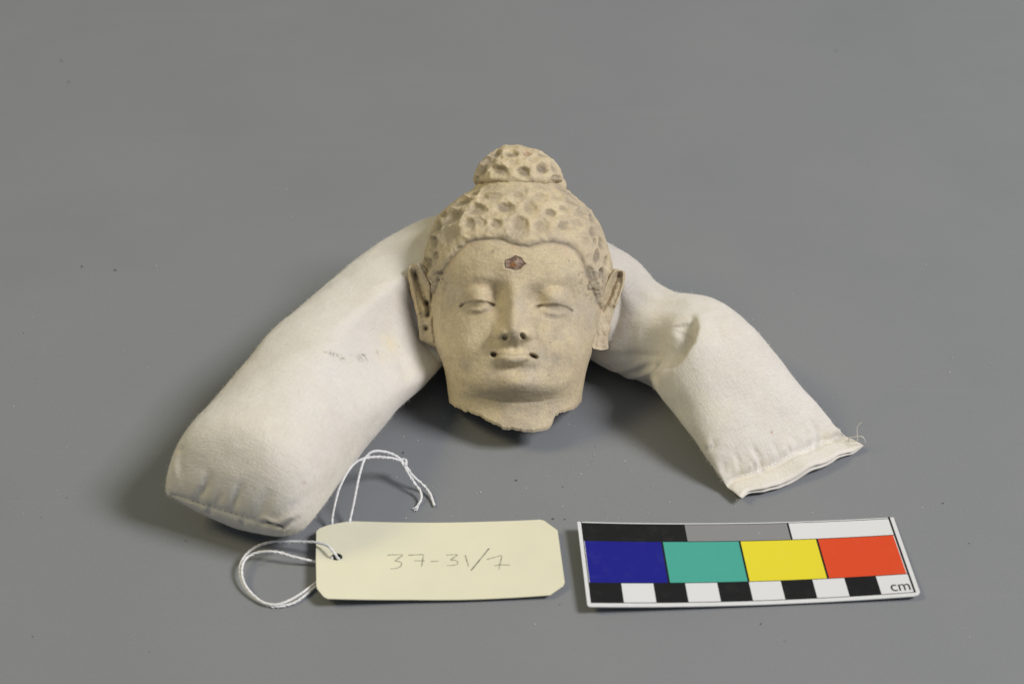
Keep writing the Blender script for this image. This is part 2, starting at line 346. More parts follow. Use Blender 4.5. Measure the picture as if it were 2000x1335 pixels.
def build_head():
    root = bpy.data.objects.new('sculpted_head', None); COL.objects.link(root)
    base = HC.copy(); base[2] = 0
    tag(root, 'small broken buff terracotta head with closed eyes, long ears and a topknot, on the cushion', 'sculpture')
    W = lambda P: head_world(P)
    nf, nb, nr = 470, 110, 600
    th = np.concatenate([np.linspace(-0.12, math.pi + 0.12, nf), np.linspace(math.pi + 0.12, 2 * math.pi - 0.12, nb + 2)[1:-1]])
    nc = len(th); cs, sn = np.cos(th), np.sin(th)
    ex = 2 / 2.08
    cx = np.sign(cs) * np.abs(cs) ** ex; sz = np.sign(sn) * np.abs(sn) ** ex
    # rim height per direction
    xr = np.where(cs > 0, cx * 2.22, cx * 2.28)
    yf = np.interp(xr, rx_, ry_)
    yb = -2.3 + 0 * th
    side = sstep(-0.35, 0.05, sn)
    Yr = yb * (1 - side) + yf * side
    Yr = Yr + (0.022 * fbm(np.stack([th * 9, 0 * th, 0 * th], -1), 2) + 0.018 * fbm(np.stack([th * 37, 0 * th + 4, 0 * th], -1), 2)) * (0.3 + np.abs(fbm(np.stack([th * 3.3, 0 * th, 0 * th + 7], -1), 2)) * 1.6)
    top = 4.95
    t = np.linspace(0, 1, nr); t = 0.55 * t + 0.45 * t ** 1.0
    t = np.where(t < 0.06, t ** 1.0, t); Tt = t[:, None]
    t0 = np.linspace(0, 1, nr)[:, None]; Tt = t0 - 0.10 * np.sin(math.pi * t0) * (1 - t0)   # denser rows near the crown
    Y = top + Tt * (Yr[None] - top)
    WL = sm(Y, oy, ol, .05); WR = sm(Y, oy, orr, .05); xc = 0.0
    capr = np.sqrt(np.clip((top - Y) / 0.35, 0, 1))
    wl = WL * np.clip(capr, 0, 1); wr = WR * np.clip(capr, 0, 1)
    mid = 0.5 * (WL + WR); 
    cen = np.interp(Y, fy, fz); cen = sm(Y, fy, fz)
    zs = -0.17 * Y + 0.0
    zs = np.where(Y > 3, zs - (Y - 3) * 0.25, zs)
    df = np.maximum(cen - zs, 0.02) * np.clip(capr, 0, 1) ** 0.5
    db = sm(Y, np.array([-4.5, -2, 0, 2, 3.3, 4.1, 4.5]), np.array([2.2, 2.3, 2.7, 2.8, 2.3, 1.6, 0.9]))
    X = np.where(cx[None] > 0, cx[None] * wr, -cx[None] * wl)
    Z = zs + np.where(sz[None] > 0, sz[None] * df, sz[None] * db)
    P = np.stack([X, Y + 0 * X, Z], -1)
    front = sstep(-0.05, 0.25, sn)[None] + 0 * X

    # ------------- face relief (towards the viewer of the face)
    fx, fyv = X * KF + 1008.3, 596.7 - Y * KF     # sheet units on the front
    G = lambda cx_, cy_, a, b, p=1.0: np.exp(-(((fx - cx_) / a) ** 2 + ((fyv - cy_) / b) ** 2) ** p)
    d = np.zeros(X.shape); holes = np.zeros(X.shape); dirt_dark = np.zeros(X.shape); slip = np.zeros(X.shape); wash = np.zeros(X.shape)
    # eye sockets + brow
    d -= 0.25 * G(940, 577, 36, 20) + 0.24 * G(1076, 579, 39, 20)
    d -= 0.27 * G(969, 578, 19, 28) + 0.12 * G(1040, 584, 20, 24)
    for pts, amp, sg in (([(893, 566), (915, 546), (940, 538), (962, 543), (978, 556), (986, 575)], 0.035, 9), ([(1122, 568), (1104, 551), (1080, 544), (1055, 547), (1035, 553), (1018, 566)], 0.02, 9)):
        dd, pp = pdist(fx, fyv, pts); d += amp * np.exp(-(dd / sg) ** 2) * np.sin(math.pi * np.clip(pp, 0.08, 0.92))
    # upper lids as bulging shells, lower lids
    def lid(cxe, cye, a, b, rot, amp):
        r = math.radians(rot); c, s = math.cos(r), math.sin(r)
        x = ((fx - cxe) * c + (fyv - cye) * s) / a; y = (-(fx - cxe) * s + (fyv - cye) * c) / b
        return amp * np.exp(-(x * x + y * y) ** 1.5)
    d += lid(934, 584, 32, 19, 3, 0.20) + lid(1083, 586, 32, 19, 5, 0.20) + lid(936, 576, 24, 17, 3, 0.22) + lid(1083, 577, 24, 17, 5, 0.22)
    upl = [(899, 598), (908, 591.5), (920, 588.5), (935, 588), (950, 590), (958, 593), (966, 596)]
    upr = [(1047, 600), (1056, 596.5), (1070, 595.5), (1085, 595), (1098, 597), (1108, 601), (1117, 607)]
    lol = [(901, 599), (912, 602.5), (926, 605.5), (938, 605.5), (952, 601.5), (965, 597)]
    lor = [(1050, 601), (1060, 606), (1073, 611), (1088, 614), (1103, 611), (1116, 607)]
    for up_, lo_, k in ((upl, lol, 0), (upr, lor, 1)):
        dd, pp = pdist(fx, fyv, up_)
        yl = np.interp(fx, [p[0] for p in up_], [p[1] for p in up_])
        inx = sstep(up_[0][0] - 3, up_[0][0] + 16, fx) * (1 - sstep(up_[-1][0] - 16, up_[-1][0] + 3, fx))
        below = sstep(-1.5, 2.5, fyv - yl) * (1 - sstep(3, 20, fyv - yl)) * inx
        d -= 0.050 * below                                   # step from the lid down onto the eyeball
        d += 0.03 * np.exp(-((fyv - yl + 3.0) / 2.4) ** 2) * inx
        ends = np.exp(-((pp - 0.93) / 0.13) ** 2) * (1.0 if k == 0 else 0.5) + np.exp(-((pp - 0.05) / 0.10) ** 2) * (0.8 if k == 0 else 0.7)
        d -= (0.02 + 0.13 * ends) * np.exp(-(dd / 2.6) ** 2)
        dirt_dark = np.maximum(dirt_dark, (0.12 + 0.85 * np.clip(ends, 0, 1)) * np.exp(-((dd - 0) / 2.3) ** 2) * (0.85 if k == 0 else 0.55))  # lid line darkened, most at its ends
        d2, p2 = pdist(fx, fyv, lo_)
        d += (0.065 + 0.035 * vnoise(P * 6.0 + 11)) * np.exp(-(d2 / 3.8) ** 2) * np.sin(math.pi * np.clip(p2, 0, 1)) ** 0.8
        lo2 = [(p[0], p[1] + 8) for p in lo_]
        d3, p3 = pdist(fx, fyv, lo2); d -= 0.012 * np.exp(-(d3 / 4.5) ** 2) * np.sin(math.pi * np.clip(p3, 0, 1))
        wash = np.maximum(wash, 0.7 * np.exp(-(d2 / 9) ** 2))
        br = [(p[0], p[1] - 33 + 0.004 * (p[0] - up_[3][0]) ** 2) for p in up_]
        d4, p4 = pdist(fx, fyv, br); slip = np.maximum(slip, 0.30 * np.exp(-(d4 / 2.6) ** 2) * (np.sin(math.pi * p4)))
    d += 0.03 * G(1087, 586, 11, 8)
    # nose
    vy = np.array([520, 545, 565, 585, 605, 625, 638, 647, 653, 659, 665, 671, 680]); 
    am = np.array([0.0, 0.09, 0.22, 0.36, 0.50, 0.64, 0.74, 0.74, 0.69, 0.60, 0.44, 0.20, 0.03])
    wd = np.array([28, 22, 19, 18, 18, 20, 23, 25, 26, 26, 25, 24, 22.0]); xn = np.array([1004, 1004, 1004, 1004, 1004, 1003, 1003, 1003, 1003, 1003, 1003, 1003, 1003.0])
    A = sm(fyv, vy, am, 2.5); Wd = sm(fyv, vy, wd, 3); Xn = np.interp(fyv, vy, xn)
    tipm = sstep(615, 640, fyv); rw = 1.55 * (1 - tipm) + 1.05 * tipm
    q = np.where(fx < Xn, (Xn - fx) / (Wd * 0.98), (fx - Xn) / (Wd * rw))
    d += A * np.where(fx < Xn, np.exp(-q ** 2.3), np.exp(-q ** 1.9))
    d += 0.33 * G(977, 650, 12, 12, 1.3) * (1 - sstep(658, 667, fyv)) + 0.30 * G(1029, 652, 11.5, 11.5, 1.3) * (1 - sstep(660, 669, fyv))   # wings
    for pts in ([(962, 640), (961, 652), (966, 664)], [(1042, 642), (1044, 654), (1038, 665)]):
        dd, pp = pdist(fx, fyv, pts); d -= 0.06 * np.exp(-(dd / 4.5) ** 2)
    # soften the modelling, as worn clay
    def blur(q, n):
        for _ in range(n):
            q = (np.roll(q, 1, 0) + 2 * q + np.roll(q, -1, 0)) / 4; q = (np.roll(q, 1, 1) + 2 * q + np.roll(q, -1, 1)) / 4
        return q
    for (nx, ny, a, b, rot) in ((986.5, 658, 6.9, 5.4, 10), (1020.5, 656, 4.8, 7.0, -38)):
        r = math.radians(rot); c, s = math.cos(r), math.sin(r)
        e = np.hypot(((fx - nx) * c + (fyv - ny) * s) / a, (-(fx - nx) * s + (fyv - ny) * c) / b)
        holes = np.maximum(holes, 0.26 * (1 - sstep(0.55, 1.15, e))); dirt_dark = np.maximum(dirt_dark, 0.35 * (1 - sstep(0.7, 1.05, e)))  # nostrils sunk and darkened in colour
    d += 0.13 * G(1003, 640, 18, 13)
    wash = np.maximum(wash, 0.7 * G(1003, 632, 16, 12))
    # area around the mouth
    d += 0.16 * G(1003, 690, 46, 28)
    dd, pp = pdist(fx, fyv, [(1003, 666), (1003, 684)]); d -= 0.035 * np.exp(-(dd / 4.5) ** 2)
    for sgn in (-1, 1):
        dd, pp = pdist(fx, fyv, [(1003 + sgn * 7, 666), (1003 + sgn * 8, 683)]); d += 0.022 * np.exp(-(dd / 3.6) ** 2)
    ml = [(956, 690.5), (970, 692), (984, 691), (996, 692.5), (1003, 693.5), (1012, 691.5), (1025, 691), (1036, 693), (1052, 697)]
    ymou = np.interp(fx, [p[0] for p in ml], [p[1] for p in ml])
    xm = np.clip((fx - 1002.5) / 34, -1, 1); span = np.clip(1 - xm ** 2, 0, 1)
    uph = 11 * span ** 0.6 + 1e-3; loh = 22 * span ** 0.55 + 1e-3
    tu = (ymou - fyv) / uph; tl = (fyv - ymou) / loh
    d += np.where((tu > -0.2) & (tu < 1.3), 0.13 * np.exp(-((tu - 0.38) / 0.55) ** 2) * span ** 0.5, 0)
    d += 0.25 * np.where(tl > -0.1, np.exp(-((tl - 0.40) / 0.48) ** 4), 0) * span ** 0.6
    dd, pp = pdist(fx, fyv, ml); d -= 0.085 * np.exp(-(dd / 2.1) ** 2) * sstep(0, .06, pp) * (1 - sstep(.94, 1, pp))
    dirt_dark = np.maximum(dirt_dark, 0.30 * np.exp(-(dd / 1.8) ** 2))
    for (nx, ny, a, b, rot) in ((965, 692.3, 7.2, 5.0, 3), (1041, 695, 9.8, 3.8, 24)):
        r = math.radians(rot); c, s = math.cos(r), math.sin(r)
        e = np.hypot(((fx - nx) * c + (fyv - ny) * s) / a, (-(fx - nx) * s + (fyv - ny) * c) / b)
        holes = np.maximum(holes, 0.30 * (1 - sstep(0.50, 1.15, e))); dirt_dark = np.maximum(dirt_dark, 0.40 * (1 - sstep(0.7, 1.05, e)))
        d += 0.0 * e
    d -= 0.12 * G(1006, 718, 36, 7)
    d += 0.15 * G(1014, 747, 40, 19)
    d += 0.11 * G(905, 678, 36, 40) + 0.11 * G(1108, 680, 36, 40)
    for pts in ([(958, 660), (946, 676), (944, 694)], [(1046, 662), (1060, 678), (1064, 700)]):
        dd, pp = pdist(fx, fyv, pts); d -= 0.025 * np.exp(-(dd / 6) ** 2)
    # chin underside and neck folds
    for pts, a_, s_ in (([(905, 752), (950, 768), (1000, 774), (1050, 772), (1100, 760)], 0.03, 9), ([(925, 774), (965, 782), (1010, 785), (1055, 784), (1102, 776)], 0.045, 2.6), ([(1040, 790), (1075, 788), (1105, 782)], 0.02, 2.0), ([(900, 768), (940, 778), (965, 781)], .02, 2.5)):
        dd, pp = pdist(fx, fyv, pts); fall = np.sin(math.pi * np.clip(pp, 0.02, 0.98)) ** 0.5
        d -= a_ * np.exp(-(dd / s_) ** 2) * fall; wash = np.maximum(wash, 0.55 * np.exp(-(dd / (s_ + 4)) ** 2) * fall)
    d += 0.030 * G(1004, 636, 15, 11) * np.minimum(fbm(P * 6.5 + 21, 3), 0.2)
    d = blur(d, 7) - blur(holes, 3)
    for up_, k in ((upl, 0), (upr, 1)):
        dd, pp = pdist(fx, fyv, up_); en = np.clip(np.exp(-((pp - 0.92) / 0.16) ** 2) + np.exp(-((pp - 0.06) / 0.12) ** 2), 0, 1); d -= (0.010 + 0.035 * en + 0.012 * vnoise(P * 9)) * np.exp(-(dd / 1.7) ** 2)
    for pts in ([(905, 611), (918, 616), (930, 617)], [(1052, 612), (1064, 619), (1078, 623), (1095, 622)], [(1062, 566), (1072, 559), (1086, 557), (1100, 562)]):
        dd, pp = pdist(fx, fyv, pts); d -= 0.012 * np.exp(-(dd / 2.4) ** 2) * np.sin(math.pi * pp)
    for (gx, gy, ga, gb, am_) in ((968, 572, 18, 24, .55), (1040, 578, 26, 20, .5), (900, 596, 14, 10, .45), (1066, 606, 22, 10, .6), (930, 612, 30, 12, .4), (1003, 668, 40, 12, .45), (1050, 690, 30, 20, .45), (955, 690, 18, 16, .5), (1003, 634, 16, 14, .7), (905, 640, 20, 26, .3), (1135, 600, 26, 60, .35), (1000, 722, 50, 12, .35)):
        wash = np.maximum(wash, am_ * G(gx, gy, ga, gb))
    # jaw line: the throat lies a little behind the round cheeks and chin
    jl = [(862, 690), (876, 716), (898, 742), (935, 764), (975, 775), (1015, 779), (1055, 774), (1092, 760), (1122, 736), (1142, 708), (1152, 688)]
    dd, pp = pdist(fx, fyv, jl); yj = np.interp(fx, [p[0] for p in jl], [p[1] for p in jl]); sj = np.where(fyv > yj, dd, -dd)
    d -= 0.13 * sstep(-9, 11, sj) * (1 - 0.5 * sstep(20, 60, sj)) * sstep(866, 892, fx) * (1 - sstep(1124, 1150, fx))
    # forehead: shallow hollow where the mark is set
    MX, MY = 1005, 515
    hexp = np.array([(-18, -2), (-17, -6), (-8, -8.5), (1, -14.5), (12, -10), (16, -3), (21, 1), (16, 3), (10, 11), (0, 12.5), (-9, 9.5), (-17, 8)], float)
    def polyr(t_):
        t_ = np.asarray(t_); c_, s_ = np.cos(t_), np.sin(t_); out = np.full(t_.shape, 99.0)
        for i_ in range(len(hexp)):
            p_ = hexp[i_]; e_ = hexp[(i_ + 1) % len(hexp)] - p_; den = c_ * e_[1] - s_ * e_[0]; den = np.where(np.abs(den) < 1e-9, 1e-9, den)
            rr0 = (p_[0] * e_[1] - p_[1] * e_[0]) / den; u_ = (p_[0] * s_ - p_[1] * c_) / den
            out = np.where((rr0 > 0) & (u_ >= -1e-6) & (u_ <= 1 + 1e-6), np.minimum(out, rr0), out)
        return np.where(out > 90, 12, out)
    e = np.hypot(fx - MX, fyv - MY) / polyr(np.arctan2(fyv - MY, fx - MX))
    d -= 0.055 * (1 - sstep(0.95, 1.12, e)); d += 0.012 * np.exp(-((e - 1.3) / .2) ** 2); dirt_dark = np.maximum(dirt_dark, 0.7 * np.exp(-((e - 1.02) / .10) ** 2))
    P[..., 2] += d * front

    # ------------- hair: cap proud of the face, pits and curls, along the normal
    N = grid_normals(P, True)
    if (N[nr // 2, nf // 2] @ np.array([0, 0, 1])) < 0: N = -N
    hxx, hyy = P[..., 0], P[..., 1]
    face = inpoly(hxx, hyy, FACEPOLY)
    bk = sn[None] < 0
    face = np.where(bk, hyy < -0.9 + 0.2 * vnoise(P * 1.7), face)
    hd, _ = pdist(hxx, hyy, hp(HAIRLINE))
    hd = np.where(bk, np.abs(hyy + 0.9), hd)
    sd = np.where(face, -hd, hd) * KF + 1.2 * vnoise(P * 7)
    step = 0.085 * sstep(-2.0, 11.0, sd) - 0.040 * np.exp(-(sd / 2.6) ** 2)
    D = step * 1.0
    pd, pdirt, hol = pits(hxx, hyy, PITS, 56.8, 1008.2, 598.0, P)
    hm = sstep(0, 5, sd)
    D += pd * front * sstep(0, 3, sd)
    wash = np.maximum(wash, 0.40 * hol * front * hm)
    dirt_dark = np.maximum(dirt_dark, pdirt * front)
    # lumpy curls between the pits, and pits on the unseen back
    lum = fbm(P * 2.6 + 5, 3)
    cell = np.abs(vnoise(P * np.array([2.3, 2.3, 2.3]) + 31))
    D += hm * (0.020 * lum)
    D += hm * (1 - front) * (-0.10 * sstep(0.35, 0.62, cell))
    D += hm * 0.008 * fbm(P * 7, 3)
    D += 0.010 * fbm(P * 3.1 + 9, 3) + 0.004 * fbm(P * 12.3 + 5, 4)
    # chips
    ch = fbm((P + 0.1 * fbm(P * 5, 2)[..., None]) * 8.3 + 77, 3); D -= 0.012 * sstep(0.95, 1.25, ch)
    brk = np.exp(-(sd / 3.2) ** 2)
    dirt_dark = np.maximum(dirt_dark, 0.42 * brk); wash = np.maximum(wash, 0.7 * np.exp(-(sd / 7.0) ** 2)); slip = np.maximum(slip, 0.45 * np.exp(-((sd + 5) / 3.5) ** 2) * sstep(0.1, 0.6, vnoise(P * 2 + 3)))
    tmpl = np.exp(-(np.hypot(hxx - 2.55, hyy - 0.75) / 0.42) ** 2) + np.exp(-(np.hypot(hxx + 2.75, hyy - 0.85) / 0.35) ** 2)
    rough = fbm(P * 9 + 50, 3); D -= 0.06 * np.clip(tmpl, 0, 1) * sstep(0.0, 0.7, rough); dirt_dark = np.maximum(dirt_dark, 0.9 * np.clip(tmpl, 0, 1) * sstep(0.0, 0.6, rough))
    wash = np.maximum(wash, 0.45 * sstep(0.1, 0.7, fbm(P * 1.3 + 40, 3)) + 0.50 * hm * sstep(-.4, .4, fbm(P * 2.2 + 60, 3)))
    P = P + N * D[..., None]
    # rounding of the broken rim
    rimt = (P[..., 1] - Yr[None])
    P[..., 2] -= 0.05 * (1 - sstep(0, 0.10, rimt)) * front
    V = W(P)
    # rests on the paper at the back of the neck: worn flat there
    low = 0.10 + 0.04 * vnoise(V * 3)
    V[..., 2] = np.maximum(V[..., 2], low)
    idx = np.arange(nr * nc).reshape(nr, nc)
    Fq = grid_faces(nr, nc, True)
    fm = (~face).reshape(-1)
    hair_f = fm[Fq].sum(1) >= 3
    for nm, sel in (('face', ~hair_f), ('hair', hair_f)):
        f = Fq[sel]; used = np.unique(f); mp = np.full(nr * nc, -1); mp[used] = np.arange(len(used))
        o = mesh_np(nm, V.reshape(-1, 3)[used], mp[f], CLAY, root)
        for an, av in (('dirt_dark', dirt_dark), ('wash', wash), ('slip', slip)): set_attr(o, an, av.reshape(-1)[used])
    # broken underside of the neck
    rim = V[-1]; c0 = rim.mean(0); rows = []
    for k, (s, up) in enumerate(((1, 0), (0.985, 0.02), (0.95, 0.10), (0.88, 0.22), (0.80, 0.5), (0.72, 1.0), (0.5, 1.3), (0.2, 1.4), (0.02, 1.4))):
        q = c0 + (rim - c0) * s + np.array([0, 0.35 * up, up * 0.8]); q = q + 0.05 * (k > 0) * fbm(q[:, None] * 4 + 3, 3) * np.array([1, 1, 1.0])
        q[:, 2] = np.maximum(q[:, 2], 0.03); rows.append(q)
    B = np.array(rows); o = mesh_np('broken_neck_edge', B.reshape(-1, 3), grid_faces(len(rows), nc, True), BROKEN, root)

    # ------------- topknot
    nt_, np_ = 380, 260
    a = np.linspace(0, 2 * math.pi, nt_, endpoint=False)[None]; ph = np.linspace(0.001, math.pi - 0.001, np_)[:, None]
    # domed, widest low down, rounded under edge that sags at the front
    yy = np.cos(ph); 
    rad = np.where(yy > 0, np.clip(1 - np.abs(yy) ** 1.75, 0, 1) ** 0.5, np.clip(1 - np.abs(yy) ** 2.2, 0, 1) ** 0.5)
    hgt = np.where(yy > 0, 1.24 * yy, 0.36 * yy)
    X = 1.58 * rad * np.cos(a); Z = 1.42 * rad * np.sin(a)
    sag = -0.10 * (1 - (X / 1.6) ** 2) * sstep(0.5, -0.4, yy) * np.clip(np.sin(a), 0, 1)
    P = np.stack([X + 0.09 - 0.05 * hgt, 4.50 + hgt + sag + 0 * a, Z - 0.30 - 0.20 * hgt], -1)
    N = grid_normals(P, True)
    if N[np_ // 2, nt_ // 4] @ np.array([0, 0, 1]) < 0: N = -N
    pd, pdirt, hol = pits(P[..., 0], P[..., 1], BPITS, 56.2, 1008.2, 599.5, P)
    fr = sstep(-0.1, 0.3, np.sin(a)) + 0 * X
    cell = np.abs(vnoise(P * 2.3 + 12))
    D = pd * fr - (1 - fr) * 0.10 * sstep(.35, .62, cell) + 0.04 * fbm(P * 1.9 + 3, 3) + 0.008 * fbm(P * 7, 3) + 0.004 * fbm(P * 14, 3)
    P2 = P + N * D[..., None]
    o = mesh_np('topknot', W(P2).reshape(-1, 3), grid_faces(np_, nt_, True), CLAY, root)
    dr = pdirt * fr; dr = np.maximum(dr, 0.45 * sstep(-0.55, -0.95, yy) + 0 * X)  # pit dirt, plus a darker underside of the knot
    set_attr(o, 'dirt_dark', dr); set_attr(o, 'wash', np.clip(0.5 * sstep(0, .8, fbm(P * 1.5, 3)) + 0.5 * np.exp(-((yy + .9) / .3) ** 2) + .3 * hol * fr, 0, 1)); set_attr(o, 'slip', 0.5 * np.exp(-(np.hypot((P[..., 0] - .42) / .18, (P[..., 1] - 5.45) / .1)) ** 2))
    # lump of hair low on the right behind the topknot
    th2 = np.linspace(0, 2 * math.pi, 60, endpoint=False)[None]; p2 = np.linspace(0.001, math.pi - .001, 40)[:, None]
    Q = np.stack([1.42 + 0.36 * np.sin(p2) * np.cos(th2), 4.30 + 0.38 * np.cos(p2) + 0 * th2, -0.45 + 0.42 * np.sin(p2) * np.sin(th2)], -1)
    Q = Q * (1 + 0.0) + 0.07 * fbm(Q * 3, 3)[..., None] * (Q - Q.mean((0, 1)))
    o = mesh_np('hair_lump', W(Q).reshape(-1, 3), grid_faces(40, 60, True), CLAY, root)
    for an in ('dirt_dark', 'wash', 'slip'): set_attr(o, an, np.full(40 * 60, 0.15 if an == 'wash' else 0))

    # ------------- ears: thick plates, outline from rows of left/right bounds
    def ear(name, rows, zin, zout, relief, inner_right):
        ry = np.array([r[0] for r in rows], float); rl = np.array([r[1] for r in rows], float); rr = np.array([r[2] for r in rows], float)
        n, m = 240, 110
        v = np.linspace(ry[0], ry[-1], n)[:, None]; u = np.linspace(0, 1, m)[None]
        L = np.interp(v, ry, rl); R = np.interp(v, ry, rr)
        jit = 1.0 * fbm(np.stack([v * .09, v * 0, v * 0 + 3], -1), 3)
        x = L + (R - L) * u
        x = x + jit * ((1 - u) if inner_right else u)
        inn = u if inner_right else 1 - u
        z = zout + (zin - zout) * inn + 0 * x
        edge = np.minimum(np.minimum(u, 1 - u) * (R - L) / 3.2, np.minimum(v - ry[0], ry[-1] - v) / 3.2)
        z = z - 0.10 * (1 - np.sqrt(np.clip(1 - (1 - np.clip(edge, 0, 1)) ** 2, 0, 1)))
        dz, dark_ = relief(x, v + 0 * x)
        zf = z + dz
        Xc = (x - 1008.1) / 56.3; Yc = (598.8 - (v + 0 * x)) / 56.3
        Pf = np.stack([Xc, Yc, zf], -1); Pf[..., 2] += 0.02 * fbm(Pf * 5, 3) + 0.005 * fbm(Pf * 16, 2)
        Pb = np.stack([Xc, Yc, z - 0.34 - 0.25 * np.clip(inn, 0, 1)], -1)
        ring = np.concatenate([Pf, Pb[:, ::-1]], 1)
        capt = ring[0:1].copy(); capt[..., 2] = 0; capb = ring[-1:].copy()
        ct = ring[0].mean(0); cb = ring[-1].mean(0)
        full = np.concatenate([np.broadcast_to(ct, (1, 2 * m, 3)) + (ring[0:1] - ct) * .02, ring, np.broadcast_to(cb, (1, 2 * m, 3)) + (ring[-1:] - cb) * .02], 0)
        o = mesh_np(name, W(full).reshape(-1, 3), grid_faces(n + 2, 2 * m, True), CLAY, root)
        dd = np.zeros((n + 2, 2 * m)); dd[1:-1, :m] = dark_; set_attr(o, 'dirt_dark', dd)
        wv = 0.55 * sstep(-.2, .6, fbm(full * 1.8 + 9, 3)); set_attr(o, 'wash', wv); set_attr(o, 'slip', 0.25 * sstep(.2, .8, vnoise(full * 2 + 4)))
    def rl(x, y):
        f = lambda pts, amp, s: amp * np.exp(-(pdist(x, y, pts)[0] / s) ** 2)
        d = f([(815, 517), (826, 532), (836, 550), (841, 562)], .24, 5) + f([(799, 523), (804, 548), (811, 585), (816, 610)], .09, 5)
        d += f([(820, 610), (818, 640), (824, 662)], .05, 5)
        g = f([(810, 533), (817, 552), (826, 575), (833, 590)], 1, 5.5); h = f([(834, 592), (838, 602), (836, 615)], 1, 5); k = np.exp(-((x - 832.5) / 4.5) ** 2 - ((y - 641) / 5) ** 2)
        j = f([(845, 560), (842, 590)], 1, 3)
        m = f([(846, 620), (848, 650), (851, 668)], 1, 3.5)
        n_ = sstep(0.1, .8, fbm(np.stack([x * .2, y * .2, 0 * x], -1), 3))
        return d - .20 * g - .22 * h - .20 * k - .1 * j - .06 * m, np.clip(.35 * g * (0.4 + n_) + .7 * h + .8 * k + .6 * j + .25 * m + 0.7 * np.exp(-((x - 813) / 5) ** 2 - ((y - 540) / 8) ** 2), 0, 1)
    ear('ear', [(513, 808, 818), (515, 801, 824), (519, 796, 829), (524, 795, 833), (540, 796, 842), (560, 800, 852), (590, 808, 856), (620, 814, 857), (650, 818, 860), (662, 819.5, 860), (666, 824, 860), (670, 833, 860), (675, 842, 860), (678, 848, 861)], 0.95, 0.60, rl, True)
    def rr(x, y):
        f = lambda pts, amp, s: amp * np.exp(-(pdist(x, y, pts)[0] / s) ** 2)
        d = f([(1203, 527), (1192, 540), (1183, 558), (1177, 582)], .26, 4.2) + f([(1219, 530), (1217, 555), (1211, 577), (1203, 596)], .10, 4.5)
        g = f([(1208, 534), (1200, 552), (1193, 572), (1184, 592), (1176, 604)], 1, 5.5); h = f([(1175, 545), (1173, 565), (1174, 586)], 1, 3.5)
        k = f([(1165, 640), (1163, 676)], 1, 4); lob = f([(1184, 640), (1182, 672)], .06, 6)
        n_ = sstep(0.1, .8, fbm(np.stack([x * .2, y * .2, 0 * x + 5], -1), 3))
        pit = np.exp(-((x - 1211) / 3.2) ** 2 - ((y - 538) / 4) ** 2)
        return d + lob - .20 * g - .15 * h - .05 * k - .07 * pit, np.clip(.22 * g * (.4 + n_) + .85 * h + .1 * k + .6 * pit, 0, 1)
    ear('ear', [(524, 1199, 1206), (526, 1194, 1213), (528, 1190, 1221), (532, 1186, 1223), (545, 1174, 1222.5), (570, 1160, 1216), (590, 1150, 1208), (610, 1150, 1199), (630, 1150, 1193), (660, 1150, 1190), (668, 1150, 1189.5), (673, 1152, 1189), (677, 1155, 1189), (680, 1157, 1188.5), (683, 1172, 1187)], 0.95, 0.50, rr, False)

    # ------------- forehead inlay
    mrk = new_mat('dark_red_inlay'); m, nt, b = mrk; co = objco(nt)
    c = ramp(nt, noise(nt, co, 420, 5, 0.6), [(0.33, (0.085, 0.048, 0.038)), (0.48, (0.20, 0.125, 0.09)), (0.62, (0.36, 0.27, 0.20))])
    c = mix(nt, ramp(nt, attr(nt, 'core'), BW(0.25, 0.75)), c, (0.34, 0.155, 0.055)); nt.links.new(c, b.inputs['Base Color']); b.inputs['Roughness'].default_value = 0.42
    bump(nt, b, noise(nt, co, 700, 4), .6, .0004)
    rows = []; core = []
    NN = 72
    ang = np.linspace(0, 2 * math.pi, NN, endpoint=False)
    rr_ = polyr(ang)
    for s in np.linspace(1, 0.02, 16):
        dx = rr_ * s * np.cos(ang); dy = rr_ * s * np.sin(ang)
        zz = 3.01 - 0.006 * (dy) * 0 + 0.03 * (1 - s) + 0.010 * fbm(np.stack([dx * .2, dy * .2, 0 * dx], -1), 3)
        Yq = (596.7 - (MY + dy)) / KF; zz = zz + np.interp(Yq, fy, fz) - np.interp((596.7 - MY) / KF, fy, fz) + 0.0
        rows.append(np.stack([(MX + dx - 1008.3) / KF, Yq, zz], -1)); core.append(np.exp(-(((dx + 2.5) / 7) ** 2 + ((dy - 2.5) / 4.5) ** 2)))
    R3 = np.array(rows)
    o = mesh_np('forehead_mark', W(R3).reshape(-1, 3), grid_faces(16, NN, True)[:, ::-1], m, root); set_attr(o, 'core', np.array(core))
    return root
head = build_head()

# ------------------------------------------------------------------ cotton cushion
def snap(px, py, V, r=5.0):
    q = proj(V); m = np.hypot(q[:, 0] - px, q[:, 1] - py)
    k = np.where(m < max(r, m.min() + .01))[0]; return V[k[np.argmin(q[k, 2])]]

